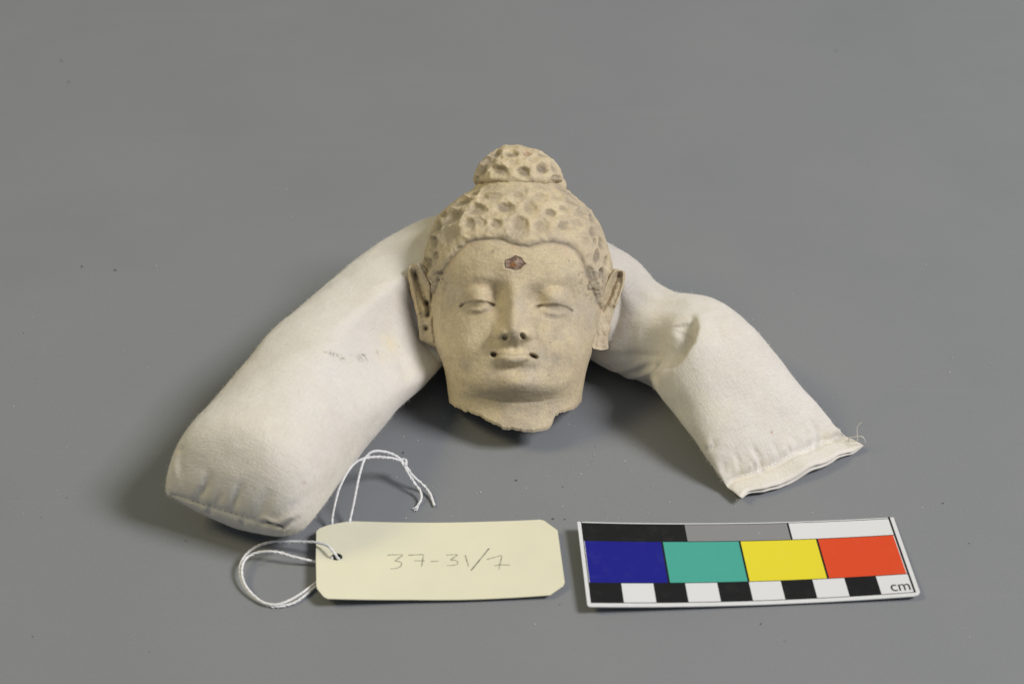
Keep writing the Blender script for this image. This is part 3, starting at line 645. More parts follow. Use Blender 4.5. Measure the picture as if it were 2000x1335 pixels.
def build_cushion():
    root = bpy.data.objects.new('cushion', None); COL.objects.link(root)
    tag(root, 'long soft white cotton cushion bent in an arch behind the clay head', 'cushion')
    ctl = [  # px, py of the core, half width, height
        (446, 987, 2.56, 4.0), (497, 918, 2.56, 4.2), (570, 826, 2.52, 4.2), (664, 718, 2.54, 4.2), (757, 632, 2.60, 4.0)]
    K = []
    for px, py, a, h in ctl: p = at(px, py, h * 0.47); K.append((p[0], p[1], 0, a, h))
    K += [(x, y, 0, a, h) for x, y, a, h in ((-3.15, 0.45, 2.6, 4.0), (-1.7, 1.65, 2.55, 4.0), (0, 2.0, 2.4, 3.8), (1.6, 1.45, 2.3, 3.7), (2.9, 0.45, 2.15, 3.5), (3.95, -0.85, 1.85, 3.3), (5.15, -1.80, 1.55, 3.25),
        (6.30, -2.70, 1.85, 3.6), (7.15, -4.25, 2.12, 3.7), (8.15, -5.7, 2.3, 3.4), (9.65, -7.3, 2.6, 3.0))]
    ns, nt_ = 760, 260
    S = smooth_pts(K, ns); L0 = np.concatenate([[0], np.cumsum(np.linalg.norm(np.diff(S[:, :2], axis=0), axis=1))])
    un_ = np.concatenate([1.5 * (1 - np.cos(np.linspace(0, math.pi / 2, 70))), np.linspace(1.5, L0[-1], ns - 69)[1:]])
    S = np.stack([np.interp(un_, L0, S[:, k]) for k in range(S.shape[1])], -1); c = S[:, :3].copy(); c[:, 2] = 0; a = S[:, 3]; h = S[:, 4]
    ds = np.linalg.norm(np.diff(c, axis=0), axis=1); L = np.concatenate([[0], np.cumsum(ds)]); tot = L[-1]
    T = np.gradient(c, axis=0); T /= np.linalg.norm(T, axis=1, keepdims=True)
    for _ in range(40): T[1:-1] = (T[:-2] + T[1:-1] * 2 + T[2:]) / 4
    T /= np.linalg.norm(T, axis=1, keepdims=True)
    Nn = np.stack([-T[:, 1], T[:, 0], 0 * T[:, 0]], -1)     # across: points to the outer side of the arch
    we = (1 - sstep(0.0, 4.0, tot - L))[:, None]; Nn = Nn * (1 - we) + np.array([0.87, 0.49, 0]) * we; Nn /= np.linalg.norm(Nn, axis=1, keepdims=True)
    e0 = L; e1 = tot - L
    # left end: rounded pad closing on a seam
    k0 = np.sqrt(np.clip(1 - (1 - np.clip(e0 / 1.5, 0, 1)) ** 2, 0, 1)); hh = h * k0; zc = h / 2 * k0 + 1.55 * (1 - k0)
    kc = np.sqrt(np.clip(1 - (1 - np.clip(e0 / 1.1, 0, 1)) ** 2, 0, 1)); aa = a * (0.82 + 0.18 * kc)
    # right end: tapering to a flat hem
    hem = 0.60; q = np.clip((e1 - hem) / 4.2, 0, 1); k1 = np.sin(q * math.pi / 2) ** 0.85
    hh = hh * k1 + 0.34 * (1 - k1); zc = zc * k1 + (0.26) * (1 - k1)
    hh = np.maximum(hh, 0.02 * (e0 > 0)); 
    th = np.linspace(0, 2 * math.pi, nt_, endpoint=False)
    ex = 2 / 2.15; cx = np.sign(np.cos(th)) * np.abs(np.cos(th)) ** ex; sz = np.sign(np.sin(th)) * np.abs(np.sin(th)) ** ex
    P = c[:, None] + Nn[:, None] * (aa[:, None] * cx[None])[..., None]
    P[..., 2] = zc[:, None] + hh[:, None] / 2 * sz[None]
    P = P + Nn[:, None] * (0.12 * (1 - k0))[:, None, None]
    # flattened where it lies: lower half bulges out a little
    lowm = np.clip(-sz[None], 0, 1) * k0[:, None] * k1[:, None]
    P = P + Nn[:, None] * (0.10 * np.sign(cx)[None] * lowm * (1 - np.abs(sz[None])))[..., None]
    N = grid_normals(P, True)
    if N[ns // 3, nt_ // 4, 2] < 0: N = -N
    N = np.nan_to_num(N)
    across = cx[None] + 0 * L[:, None]; upm = sstep(-0.3, 0.3, sz)[None] + 0 * L[:, None]; Ls = L[:, None] + 0 * across
    # dented where the head leans into it
    def dent(Q):
        v = Q - HC; Xh = v @ R_; Yh = v @ U_; Zh = -(v @ D_)
        e_ = np.hypot(Xh / 3.75, (Yh - 0.1) / 3.0); lim = 0.22 + 5.5 * np.clip(e_ - 0.98, 0, 9)
        k_ = 0.22; m_ = Zh - lim; dz = np.where(m_ > 4 * k_, m_, k_ * np.log1p(np.exp(np.clip(m_ / k_, -30, 30))))
        dz = dz * (1 - sstep(1.75, 2.3, e_))
        return Q + dz[..., None] * D_
    P = dent(P); P[..., 2] = np.maximum(P[..., 2], 0.0)
    D = np.zeros(across.shape)
    # soft lumps of the filling
    D += 0.09 * fbm(P * 0.33 + 4, 3) * k0[:, None] * k1[:, None]
    D += 0.022 * fbm(P * 1.1 + 9, 3) * k0[:, None]
    Pv = (P + N * D[..., None])
    flat = Pv.reshape(-1, 3); NZ = N.reshape(-1, 3)
    vis = ((C_ - flat) * NZ).sum(1) > 0
    VV = flat[vis]
    stain = np.zeros(across.shape); yel = np.zeros(across.shape); rust = np.zeros(across.shape)
    def pl3(pts):
        Q = [snap(x, y, VV) for x, y in pts]; best = np.full(across.shape, 1e9); par = np.zeros(across.shape); side = np.zeros(across.shape); tl = 0
        tot_ = sum(np.linalg.norm(b - a_) for a_, b in zip(Q, Q[1:]))
        for a_, b in zip(Q, Q[1:]):
            e = b - a_; l2 = e @ e + 1e-9; t = np.clip(((Pv - a_) @ e) / l2, 0, 1); w_ = Pv - a_ - t[..., None] * e; dd = np.linalg.norm(w_, axis=-1)
            m = dd < best; best = np.where(m, dd, best); par = np.where(m, (tl + t * math.sqrt(l2)) / tot_, par)
            sd = np.einsum('ijk,ijk->ij', np.cross(np.broadcast_to(e, w_.shape), w_), N); side = np.where(m, np.sign(sd), side); tl += math.sqrt(l2)
        return best, par, side
    def crease(pts, amp, w_, ridge=0.0, wr=None, taper=True):
        nonlocal D
        d_, p_, s_ = pl3(pts); tp = np.sin(math.pi * np.clip(p_, 0.02, 0.98)) ** 0.6 if taper else 1
        D -= amp * np.exp(-(d_ / w_) ** 2) * tp
        if ridge: D += ridge * np.exp(-((d_ - (wr or w_ * 1.6)) / w_) ** 2) * (s_ > 0) * tp
    # long wrinkles on the left arm
    crease([(700, 618), (735, 640), (765, 670), (785, 700), (800, 740), (806, 770)], 0.04, 0.22, 0.035, 0.40)
    crease([(740, 560), (780, 570), (815, 595), (838, 640)], 0.05, 0.16, 0.04)
    crease([(600, 640), (640, 650), (680, 665)], 0.04, 0.25)
    crease([(640, 600), (700, 640), (760, 655)], 0.03, 0.2, 0.03)
    crease([(560, 700), (620, 715), (690, 760), (740, 800)], 0.025, 0.3)
    crease([(780, 480), (800, 520), (812, 560)], 0.05, 0.3)
    # puckers running from the left end seam
    for pts, am, w_ in (([(382, 982), (398, 955), (408, 930)], .09, .11), ([(448, 1000), (458, 975), (470, 945)], .09, .11), ([(350, 935), (348, 905), (352, 880)], .05, .12), ([(420, 990), (428, 965)], .04, .08), ([(500, 1020), (512, 985), (530, 955)], .06, .16), ([(560, 1000), (590, 985), (620, 950)], .05, .14), ([(345, 880), (356, 868)], .07, .10),
                        ([(405, 1010), (408, 1000), (410, 988)], .05, .08), ([(470, 1030), (472, 1015)], .05, .08)):
        crease(pts, am * 0.85, w_ * 1.25, am * .35)
    crease([(505, 1030), (518, 1024), (530, 1030), (545, 1031), (565, 1024), (585, 1016)], .11, .10, .06, taper=True)
    # the fold of the right arm
    # the fold of the right arm: the arm's shoulder stands proud over a hollow
    q3 = proj(Pv.reshape(-1, 3)); qx = q3[:, 0].reshape(across.shape); qy = q3[:, 1].reshape(across.shape)
    facing = (((C_ - Pv) * N).sum(-1) > 0) & (e1[:, None] < 14) & (e1[:, None] > 2)
    line = [(1352, 606), (1361, 624), (1363, 645), (1357, 672), (1342, 697), (1318, 716), (1295, 728), (1276, 742)]
    d_, p_ = pdist(qx, qy, line)
    armside = inpoly(qx, qy, line + [(1270, 1200), (2000, 1200), (2000, 300), (1352, 300)])
    tp = sstep(0, .30, p_) * (1 - 0.80 * sstep(.42, .95, p_)); sg = np.where(armside, d_, -d_) + 3.0 * vnoise(Pv * 1.8)
    D += np.where(facing, tp * (0.17 * np.exp(-(np.maximum(sg, 0) / 42) ** 2) * sstep(-8, 7, sg) - 0.50 * np.exp(-(np.maximum(-sg - 13, 0) / 26) ** 2) * (1 - sstep(-13, 1, sg)) * np.exp(-(np.maximum(d_ - 30, 0) / 30) ** 2)), 0)
    D -= np.where(facing, 0.18 * np.exp(-(((qx - 1292) / 46) ** 2 + ((qy - 690) / 24) ** 2)) * (1 - sstep(-10, 4, sg)), 0)
    D += np.where(facing, 0.09 * np.exp(-(((qx - 1235) / 60) ** 2 + ((qy - 728) / 16) ** 2)), 0)
    crease([(1270, 712), (1300, 706), (1335, 702)], 0.07, 0.18)
    crease([(1275, 714), (1245, 728), (1208, 735)], 0.10, 0.12, .05)
    crease([(1281, 752), (1278, 742), (1284, 728)], 0.10, 0.16)
    crease([(1240, 660), (1280, 668), (1320, 672)], 0.12, 0.40)
    d_, p_, s_ = pl3([(1180, 640), (1250, 622), (1320, 615), (1362, 620)]); D += 0.08 * np.exp(-(d_ / 0.45) ** 2)
    crease([(1215, 560), (1255, 585), (1310, 592), (1345, 600)], 0.05, 0.3, .03)
    crease([(1225, 500), (1260, 530), (1292, 560), (1305, 580)], 0.07, 0.35)
    crease([(1150, 716), (1200, 728), (1240, 728), (1262, 715)], 0.05, 0.12, .05)
    crease([(1180, 700), (1225, 695), (1262, 700), (1285, 690)], 0.06, .16)
    crease([(1305, 715), (1312, 760), (1325, 820), (1345, 870)], 0.035, 0.10, .03)
    crease([(1395, 600), (1400, 640), (1430, 690)], 0.03, .3)
    crease([(1300, 790), (1340, 800), (1400, 790)], 0.03, .3)
    # puckers from the hem
    for pts, am, w_ in (([(1490, 916), (1486, 895), (1472, 870)], .10, .12), ([(1478, 918), (1474, 900)], .06, .08), ([(1525, 890), (1512, 860)], .04, .12), ([(1590, 872), (1600, 855), (1598, 838), (1585, 815)], .08, .13), ([(1560, 875), (1550, 850)], .04, .12), ([(1625, 858), (1640, 846), (1655, 843)], .07, .10), ([(1375, 885), (1390, 870), (1395, 850)], .06, .12), ([(1415, 925), (1420, 900)], .05, .12),
                        ([(1450, 925), (1446, 900), (1440, 880)], .05, .10), ([(1650, 835), (1630, 812)], .04, .12), ([(1545, 885), (1540, 872)], .05, .07), ([(1610, 868), (1618, 850)], .05, .08)):
        crease(pts, am, w_, am * .6)
    # stitched hem line pulls the cloth down
    D -= 0.10 * np.exp(-((e1[:, None] - 0.62) / 0.10) ** 2) * np.clip(sz[None], 0, 1) ** .3
    wav = 0.075 * np.sin(across * 5.3 + 0.5) + 0.045 * np.sin(across * 11 + 1) + 0.05 * vnoise(across[..., None] * np.array([4., 0, 0]) + 2) 
    endm = 1 - sstep(0.2, 1.2, e1[:, None])
    # left seam pinched line
    D -= 0.06 * np.exp(-(k0[:, None] / 0.07) ** 2) * sstep(1.0, .9, np.abs(across))
    # marks
    for x, y, r, kd, am in ((652, 687, .10, 's', .9), (660, 690, .07, 's', .9), (672, 698, .10, 's', .8), (640, 686, .05, 's', .6), (706, 697, .12, 's', .9), (715, 693, .11, 's', 1), (720, 701, .07, 's', .9), (740, 684, .07, 's', .9), (748, 684, .04, 's', .6), (688, 690, .05, 's', .4),
                            (765, 672, .45, 'y', .8), (745, 690, .3, 'y', .6), (782, 676, .05, 's', .6), (598, 941, .055, 'r', .5), (343, 880, .12, 'y', .9), (1511, 844, .035, 'r', .9), (1544, 826, .04, 'y', .9), (1330, 620, .3, 'y', .3), (683, 853, .04, 'r', .35), (680, 788, .05, 'y', .6),
                            (830, 450, .9, 'y', .35), (1450, 930, .5, 'y', .35), (1500, 905, .2, 'y', .6), (1620, 850, .25, 'y', .5), (400, 960, .3, 'y', .5), (455, 985, .2, 'y', .5)):
        q_ = snap(x, y, VV); g = am * np.exp(-(np.linalg.norm(Pv - q_, axis=-1) / r) ** 2)
        if kd == 's': stain = np.maximum(stain, g)
        elif kd == 'y': yel = np.maximum(yel, g)
        else: rust = np.maximum(rust, g)
    D[0] = D[1]
    Pf = P + N * D[..., None]
    Pf[..., 2] += (wav + 0.02) * endm
    # frayed wandering of the hem edge
    jag = 0.16 * fbm(np.stack([across * 2.5, 0 * across, 0 * across], -1), 3)
    Pf = Pf + T[:, None] * (jag * endm)[..., None]
    Pf[..., 2] = np.where(Pf[..., 2] < 0.03, 0.03 + 0.0 * Pf[..., 2], Pf[..., 2])
    # end caps collapse on the mid line
    V = Pf.reshape(-1, 3); Fq = grid_faces(ns, nt_, True)
    o = mesh_np('cotton_cover', V, Fq, CLOTH, root)
    for nme, v in (('stain', stain), ('yellow', yel), ('rust', rust)): set_attr(o, nme, v)
    # close hem end with strip between top and bottom
    last = (ns - 1) * nt_; tri = [[last + k, last + k + 1, last + nt_ - k - 1, (last + (nt_ - k) % nt_)] for k in range(nt_ // 2)]
    me = o.data
    # uv in cm: along / around
    arc = np.concatenate([[0], np.cumsum(np.linalg.norm(np.diff(P[ns // 2], axis=0), axis=1))])
    li = np.zeros(len(me.loops), np.int32); me.loops.foreach_get('vertex_index', li)
    uvl = me.uv_layers.new(name='UVMap'); r_, c_ = li // nt_, li % nt_
    Ls_ = np.concatenate([[0], np.cumsum(np.linalg.norm(np.diff(P[:, nt_ // 4], axis=0), axis=1))]); uvv = np.stack([Ls_[r_], arc[c_]], -1); uvl.data.foreach_set('uv', uvv.astype(np.float32).ravel())
    hemv = Pf[-1]; hv = []; 
    mcap = nt_ // 2
    top_ = hemv[:mcap + 1]; bot_ = np.concatenate([hemv[0:1], hemv[mcap + 1:][::-1], hemv[mcap:mcap + 1]])
    nn = min(len(top_), len(bot_)); top_ = top_[:nn]; bot_ = bot_[:nn]
    rows = [top_ + (bot_ - top_) * k + T[-1] * 0.13 * abs(math.sin(math.pi * k * 2)) ** .7 for k in (0, .12, .25, .38, .5, .62, .75, .88, 1)]
    rows[4] = rows[4] - T[-1] * 0.02
    R3 = np.array(rows); oc = mesh_np('hem_fold', R3.reshape(-1, 3), grid_faces(9, nn, False)[:, ::-1], CLOTH, root)
    # stitches
    M_white = mat_plain('white_thread', (0.85, 0.85, 0.82), 0.7, .05, 900); M_dark = mat_plain('dark_thread', (0.10, 0.085, 0.08), 0.8, .1, 900)
    def stitch_mesh(pts, nrm, ln, wd):
        V_ = []; F_ = []
        for (p, t, n_) in zip(pts[0], pts[1], nrm):
            b_ = np.cross(t, n_); k = len(V_)
            for (u, v_, w_) in ((-1, 0, -.3), (-.5, .8, .6), (.5, .8, .6), (1, 0, -.3), (.5, -.8, .6), (-.5, -.8, .6), (0, 0, 1.2)):
                V_.append(p + t * u * ln / 2 + b_ * v_ * wd / 2 + n_ * w_ * wd / 2)
            F_ += [(k, k + 1, k + 6), (k + 1, k + 2, k + 6), (k + 2, k + 3, k + 6), (k + 3, k + 4, k + 6), (k + 4, k + 5, k + 6), (k + 5, k, k + 6)]
        return V_, F_
    Nf = grid_normals(Pf, True); Nf = Nf * np.sign(Nf[ns // 3, nt_ // 4, 2])
    # hem stitches along the top
    ri = np.argmin(np.abs(e1 - 0.62)); cols = [k for k in range(6, nt_ // 2 - 6)]
    pts = Pf[ri, cols]; Lc = np.concatenate([[0], np.cumsum(np.linalg.norm(np.diff(pts, axis=0), axis=1))])
    us = np.arange(0.1, Lc[-1], 0.145); p_ = np.stack([np.interp(us, Lc, pts[:, k]) for k in range(3)], -1); t_ = np.gradient(p_, axis=0); t_ /= np.linalg.norm(t_, axis=1, keepdims=True)
    n_ = np.tile(np.array([0, -.2, .98]), (len(us), 1)); keep = rng.rand(len(us)) > .12
    V_, F_ = stitch_mesh((p_[keep] + n_[keep] * .008, t_[keep]), n_[keep], 0.09, 0.034); tag(mesh_np('hem_stitching', V_, F_, M_white, root), kind='stuff')
    # dark stitch holes along the left seam
    r0 = 0; cols = list(range(nt_ // 2 - 40, 20, -1)); pts = Pf[r0, cols]; q2 = proj(pts)
    Lc = np.concatenate([[0], np.cumsum(np.linalg.norm(np.diff(pts, axis=0), axis=1))]); us = np.arange(0.1, Lc[-1], 0.20)
    p_ = np.stack([np.interp(us, Lc, pts[:, k]) for k in range(3)], -1); q2 = proj(p_); keep = (q2[:, 0] > 366) & (q2[:, 0] < 488)
    p_ = p_[keep]; t_ = np.gradient(p_, axis=0); t_ /= np.linalg.norm(t_, axis=1, keepdims=True)
    vd = (C_ - p_); vd /= np.linalg.norm(vd, axis=1, keepdims=True); n_ = -T[0][None] * .8 + np.array([0, 0, .6]); n_ = np.repeat(n_ / np.linalg.norm(n_), len(p_), 0)
    V_, F_ = stitch_mesh((p_ + n_ * .02, t_), n_, 0.05, 0.035); tag(mesh_np('seam_stitching', V_, F_, M_dark, root), kind='stuff')
    # fuzz: fine fibres standing off the cloth
    nfz = 48000; rr_ = rng.randint(2, ns - 2, nfz); cc = rng.randint(0, nt_, nfz)
    b0 = Pf[rr_, cc]; nn_ = Nf[rr_, cc]; ok = b0[:, 2] > 0.10; b0 = b0[ok]; nn_ = nn_[ok]; m_ = len(b0)
    dr = nn_ + rng.normal(0, .8, (m_, 3)); dr /= np.linalg.norm(dr, axis=1, keepdims=True); ln = (0.03 + 0.09 * rng.rand(m_) ** 3)[:, None]; 
    mid_ = b0 + dr * ln * .6; tip = mid_ + (dr + rng.normal(0, .6, (m_, 3))) * ln * .5; tip[:, 2] = np.maximum(tip[:, 2], .01)
    sd = np.cross(dr, rng.normal(0, 1, (m_, 3))); sd /= np.linalg.norm(sd, axis=1, keepdims=True); wz = 0.0015
    Vh = np.stack([b0 - sd * wz, b0 + sd * wz, mid_ + sd * wz, mid_ - sd * wz, tip], 1).reshape(-1, 3); kk = np.arange(m_)[:, None] * 5
    Fh = [tuple(x) for x in np.concatenate([kk, kk + 1, kk + 2, kk + 3], 1)] + [tuple(x) for x in np.concatenate([kk + 3, kk + 2, kk + 4], 1)]
    mf = mat_plain('lint_fibre', (0.85, 0.82, 0.76), 0.9, .02, 500, .1, 0)
    tag(mesh_np('fuzz', Vh, Fh, mf, root), kind='stuff')
    # loose thread end at the right corner
    tube('loose_thread', np.array([snap(1684, 845, VV) + [0, 0, .05], at(1674, 838, 0.9), at(1677, 830, 1.1), at(1684, 824, 1.25)]), .014, mf, root, 30)
    tube('loose_thread', np.array([snap(1672, 835, VV) + [0, 0, .05], at(1683, 852, .75), at(1690, 862, .45), at(1689, 866, .3)]), .012, mf, root, 30)
    return root

def tube(name, ctrl, r, mat, parent=None, n=120, sides=7, twist=0, pitch=0.22, jit=0):
    S = smooth_pts(ctrl, n); T = np.gradient(S, axis=0); T /= np.linalg.norm(T, axis=1, keepdims=True) + 1e-12
    up = np.array([0.1, 0.2, 1.0]); A = np.cross(T, up); A /= np.linalg.norm(A, axis=1, keepdims=True); B = np.cross(T, A)
    L = np.concatenate([[0], np.cumsum(np.linalg.norm(np.diff(S, axis=0), axis=1))])
    Vs = []; Fs = []; a = np.linspace(0, 2 * math.pi, sides, endpoint=False)
    for k in range(max(1, twist)):
        if twist:
            ph = L / pitch * 2 * math.pi + k * 2 * math.pi / twist; off = (A * np.cos(ph)[:, None] + B * np.sin(ph)[:, None]) * r * 0.48; rs = r * 0.66
        else: off = 0; rs = r
        c = S + off
        if jit: c = c + jit * fbm(S * 3 + k, 3)[:, None]
        ring = c[:, None] + rs * (A[:, None] * np.cos(a)[None, :, None] + B[:, None] * np.sin(a)[None, :, None])
        Fs.append(grid_faces(n, sides, True) + sum(len(v) for v in Vs)); Vs.append(ring.reshape(-1, 3))
    V = np.concatenate(Vs); V[:, 2] = np.maximum(V[:, 2], 0.004)
    return mesh_np(name, V, np.concatenate(Fs), mat, parent)
cushion = build_cushion()

# ------------------------------------------------------------------ bent thin sheets (tag, scale card)
class Sheet:
    def __init__(s, cx, cy, rot, W, H, zc, sag, zmin=0.03):
        s.c = np.array([cx, cy]); s.r = rot; s.W = W; s.H = H; s.z = zc; s.sag = sag; s.zmin = zmin
        s.ex = np.array([math.cos(rot), math.sin(rot)]); s.ey = np.array([-math.sin(rot), math.cos(rot)])
    def h(s, a, b):
        u = a / s.W; v = b / s.H; tl, tr, br, bl = s.z
        z = (tl * (1 - u) + tr * u) * v + (bl * (1 - u) + br * u) * (1 - v)
        return z - s.sag * (1 - (2 * u - 1) ** 2) + 0.0
    def P(s, a, b, off=0.0):
        a = np.asarray(a, float); b = np.asarray(b, float)
        xy = s.c + (a - s.W / 2)[..., None] * s.ex + (b - s.H / 2)[..., None] * s.ey
        z = np.maximum(s.h(a, b), s.zmin) + off
        return np.concatenate([xy, z[..., None]], -1)
    def inv(s, px, py):
        a = b = 0; z = 0.15
        for _ in range(6):
            p = at(px, py, z)[:2] - s.c; a = p @ s.ex + s.W / 2; b = p @ s.ey + s.H / 2; z = float(np.maximum(s.h(a, b), s.zmin))
        return a, b

def sheet_poly(name, sh, outline, holes, th, off, mat, parent, step=0.25, edgeseg=0.12):
    def dens(pl):
        o = []
        for (x0, y0), (x1, y1) in zip(pl, pl[1:] + pl[:1]):
            n = max(1, int(math.hypot(x1 - x0, y1 - y0) / edgeseg)); o += [(x0 + (x1 - x0) * k / n, y0 + (y1 - y0) * k / n) for k in range(n)]
        return o
    pts = []; edges = []; loops = []
    for pl in [outline] + holes:
        q = dens(pl); k = len(pts); pts += q; edges += [(k + i, k + (i + 1) % len(q)) for i in range(len(q))]; loops.append((k, len(q)))
    X, Y = np.meshgrid(np.arange(min(p[0] for p in outline) + step / 2, max(p[0] for p in outline), step), np.arange(min(p[1] for p in outline) + step / 2, max(p[1] for p in outline), step))
    ins = inpoly(X, Y, outline)
    for h_ in holes: ins &= ~inpoly(X, Y, h_)
    allp = pts + list(zip(X[ins], Y[ins]))
    r = delaunay_2d_cdt([Vector(p) for p in allp], edges, [], 0, 1e-6)
    vo = np.array([tuple(v) for v in r[0]]); fs = []
    for f in r[2]:
        c = vo[list(f)].mean(0)
        if inpoly(np.array([c[0]]), np.array([c[1]]), outline)[0] and not any(inpoly(np.array([c[0]]), np.array([c[1]]), h_)[0] for h_ in holes): fs.append(tuple(f))
    top = sh.P(vo[:, 0], vo[:, 1], off); n = len(vo)
    if th <= 0: return mesh_np(name, top, fs, mat, parent)
    bot = sh.P(vo[:, 0], vo[:, 1], off - th); F_ = fs + [tuple(reversed([i + n for i in f])) for f in fs]
    from collections import Counter
    ec = Counter(); 
    for f in fs:
        for i in range(len(f)): ec[(f[i], f[(i + 1) % len(f)])] += 1
    nside = []
    for (a, b) in list(ec):
        if (b, a) not in ec: nside.append((b, a, a + n, b + n))
    o = mesh_np(name, np.concatenate([top, bot]), F_ + nside, mat, parent, smooth=False)
    return o

def rect(a0, b0, a1, b1): return [(a0, b0), (a1, b0), (a1, b1), (a0, b1)]
def ribbon(name, sh, strokes, w, off, mat, parent):
    V = []; Fc = []
    for st in strokes:
        S = smooth_pts([(p[0], p[1], 0) for p in st], 40) if len(st) > 2 else np.stack([np.linspace(st[0][0], st[1][0], 30), np.linspace(st[0][1], st[1][1], 30), np.zeros(30)], -1)
        T = np.gradient(S, axis=0); T /= np.linalg.norm(T, axis=1, keepdims=True); Nn = np.stack([-T[:, 1], T[:, 0]], -1)
        ww = w / 2 * (1 + .25 * vnoise(np.stack([S[:, 0] * 9, S[:, 1] * 9, 0 * S[:, 0]], -1)))[:, None]
        l = S[:, :2] + Nn * ww; r = S[:, :2] - Nn * ww; k = len(V)
        A = sh.P(l[:, 0], l[:, 1], off); B = sh.P(r[:, 0], r[:, 1], off); n = len(A)
        V += list(A) + list(B); Fc += [(k + i, k + n + i, k + n + i + 1, k + i + 1) for i in range(n - 1)]
    return mesh_np(name, V, Fc, mat, parent)

# ------------------------------------------------------------------ scale card
def build_card():
    root = bpy.data.objects.new('colour_scale_card', None); COL.objects.link(root)
    tag(root, 'curling glossy centimetre scale card with blue, green, yellow and red patches', 'scale card')
    sh = Sheet(7.355, -11.45, 0.058, 10.33, 3.62, (0.46, 0.08, 0.22, 0.36), 0.16)
    white = mat_plain('card_white', (0.645, 0.655, 0.665), 0.38, .02, 300, .5, .03)
    W, H = sh.W, sh.H
    cr = [(0.06, 0), (W - .25, 0), (W - .08, .04), (W, .16), (W, H), (0, H), (0, .06)]
    sheet_poly('card_backing', sh, cr, [], 0.035, 0, white, root)
    off = 0.004
    def pm(name, col, rough=0.38):
        m, nt, b = new_mat(name); co = objco(nt)
        c = mix(nt, mth(nt, 'MULTIPLY', ramp(nt, noise(nt, co, 250, 5, .7), BW(.52, .8)), .018), col, (.7, .7, .7))
        v = node(nt, 'ShaderNodeTexVoronoi'); v.inputs['Scale'].default_value = 190; nt.links.new(co, v.inputs['Vector'])
        gate = ramp(nt, noise(nt, co, 160, 2), BW(.60, .64))
        c = mix(nt, mth(nt, 'MULTIPLY', ramp(nt, v.outputs['Distance'], [(0.05, (1, 1, 1)), (0.09, (0, 0, 0))]), mth(nt, 'MULTIPLY', gate, .35)), c, (.6, .62, .65))
        nt.links.new(c, b.inputs['Base Color']); b.inputs['Roughness'].default_value = rough; b.inputs['Specular IOR Level'].default_value = .45
        bump(nt, b, noise(nt, co, 120, 3), .15, .0004); return m
    blk = pm('print_black', (0.009, 0.009, 0.009)); gry = pm('print_grey', (0.225, 0.225, 0.23)); wht = pm('print_white', (0.645, .655, .665))
    blu = pm('print_blue', (0.009, 0.010, 0.215)); grn = pm('print_green', (0.060, 0.345, 0.275)); yel = pm('print_yellow', (0.70, 0.61, 0.030)); red = pm('print_red', (0.63, 0.066, 0.018))
    x0 = 0.14; b1, b2, b3, b4 = 0.17, 0.98, 2.78, 3.55
    lw = 0.022
    def R(name, a0, b0, a1, b1_, m, o=off): return sheet_poly(name, sh, rect(a0, b0, a1, b1_), [], 0, o, m, root, step=.5, edgeseg=.25)
    t = 10 / 3
    R('black_bar', x0, b3 + .012, x0 + t, b4, blk); R('grey_bar', x0 + t, b3 + .012, x0 + 2 * t, b4, gry); R('white_bar', x0 + 2 * t + .06, b3 + .012, x0 + 10, b4, wht)
    for k, (n_, m) in enumerate((('blue_patch', blu), ('green_patch', grn), ('yellow_patch', yel), ('red_patch', red))):
        R(n_, x0 + 2.5 * k + (0.03 if k else .02), b2 + .012, x0 + 2.5 * (k + 1) - .03, b3 - .012, m)
    for k in range(10): R('black_centimetre_square' if k % 2 == 0 else 'white_centimetre_square', x0 + k, b1, x0 + k + 1, b2 - .012, blk if k % 2 == 0 else wht)
    # printed rules
    for (a0, bb0, a1, bb1) in ((x0 - .01, b4, x0 + 10.03, b4 + lw), (x0 - .01, b1 - lw, x0 + 10.03, b1), (x0 - .02, b1 - lw, x0, b4 + .09), (x0 + 10, b1 - .02, x0 + 10.06, b4 + .09), (x0, b3 - .012, x0 + 10, b3 + .012), (x0, b2 - .012, x0 + 10, b2 + .012),
                                (x0 + 2.5 - .03, b2, x0 + 2.5 + .03, b3), (x0 + 5 - .03, b2, x0 + 5 + .03, b3), (x0 + 7.5 - .03, b2, x0 + 7.5 + .03, b3), (x0 + 2 * t, b3, x0 + 2 * t + .06, b4)):
        R('rule_line', a0, bb0, a1, bb1, blk, off * 2)
    # lettering
    cu = bpy.data.curves.new('lettering', 'FONT'); cu.body = 'cm'; cu.size = 0.62
    ob = bpy.data.objects.new('tmp', cu); COL.objects.link(ob); bpy.context.view_layer.update()
    me = bpy.data.meshes.new_from_object(ob.evaluated_get(bpy.context.evaluated_depsgraph_get())); bpy.data.objects.remove(ob)
    v = np.array([tuple(q.co) for q in me.vertices]); v[:, 0] -= v[:, 0].min(); v[:, 1] -= v[:, 1].min(); v[:, 0] *= 0.60 / v[:, 0].max(); v[:, 1] *= 0.29 / v[:, 1].max()
    Vw = sh.P(v[:, 0] + x0 + 9.34, v[:, 1] + b1 + .09, off * 2.5)
    mesh_np('lettering', Vw, [tuple(p.vertices) for p in me.polygons], blk, root)
build_card()

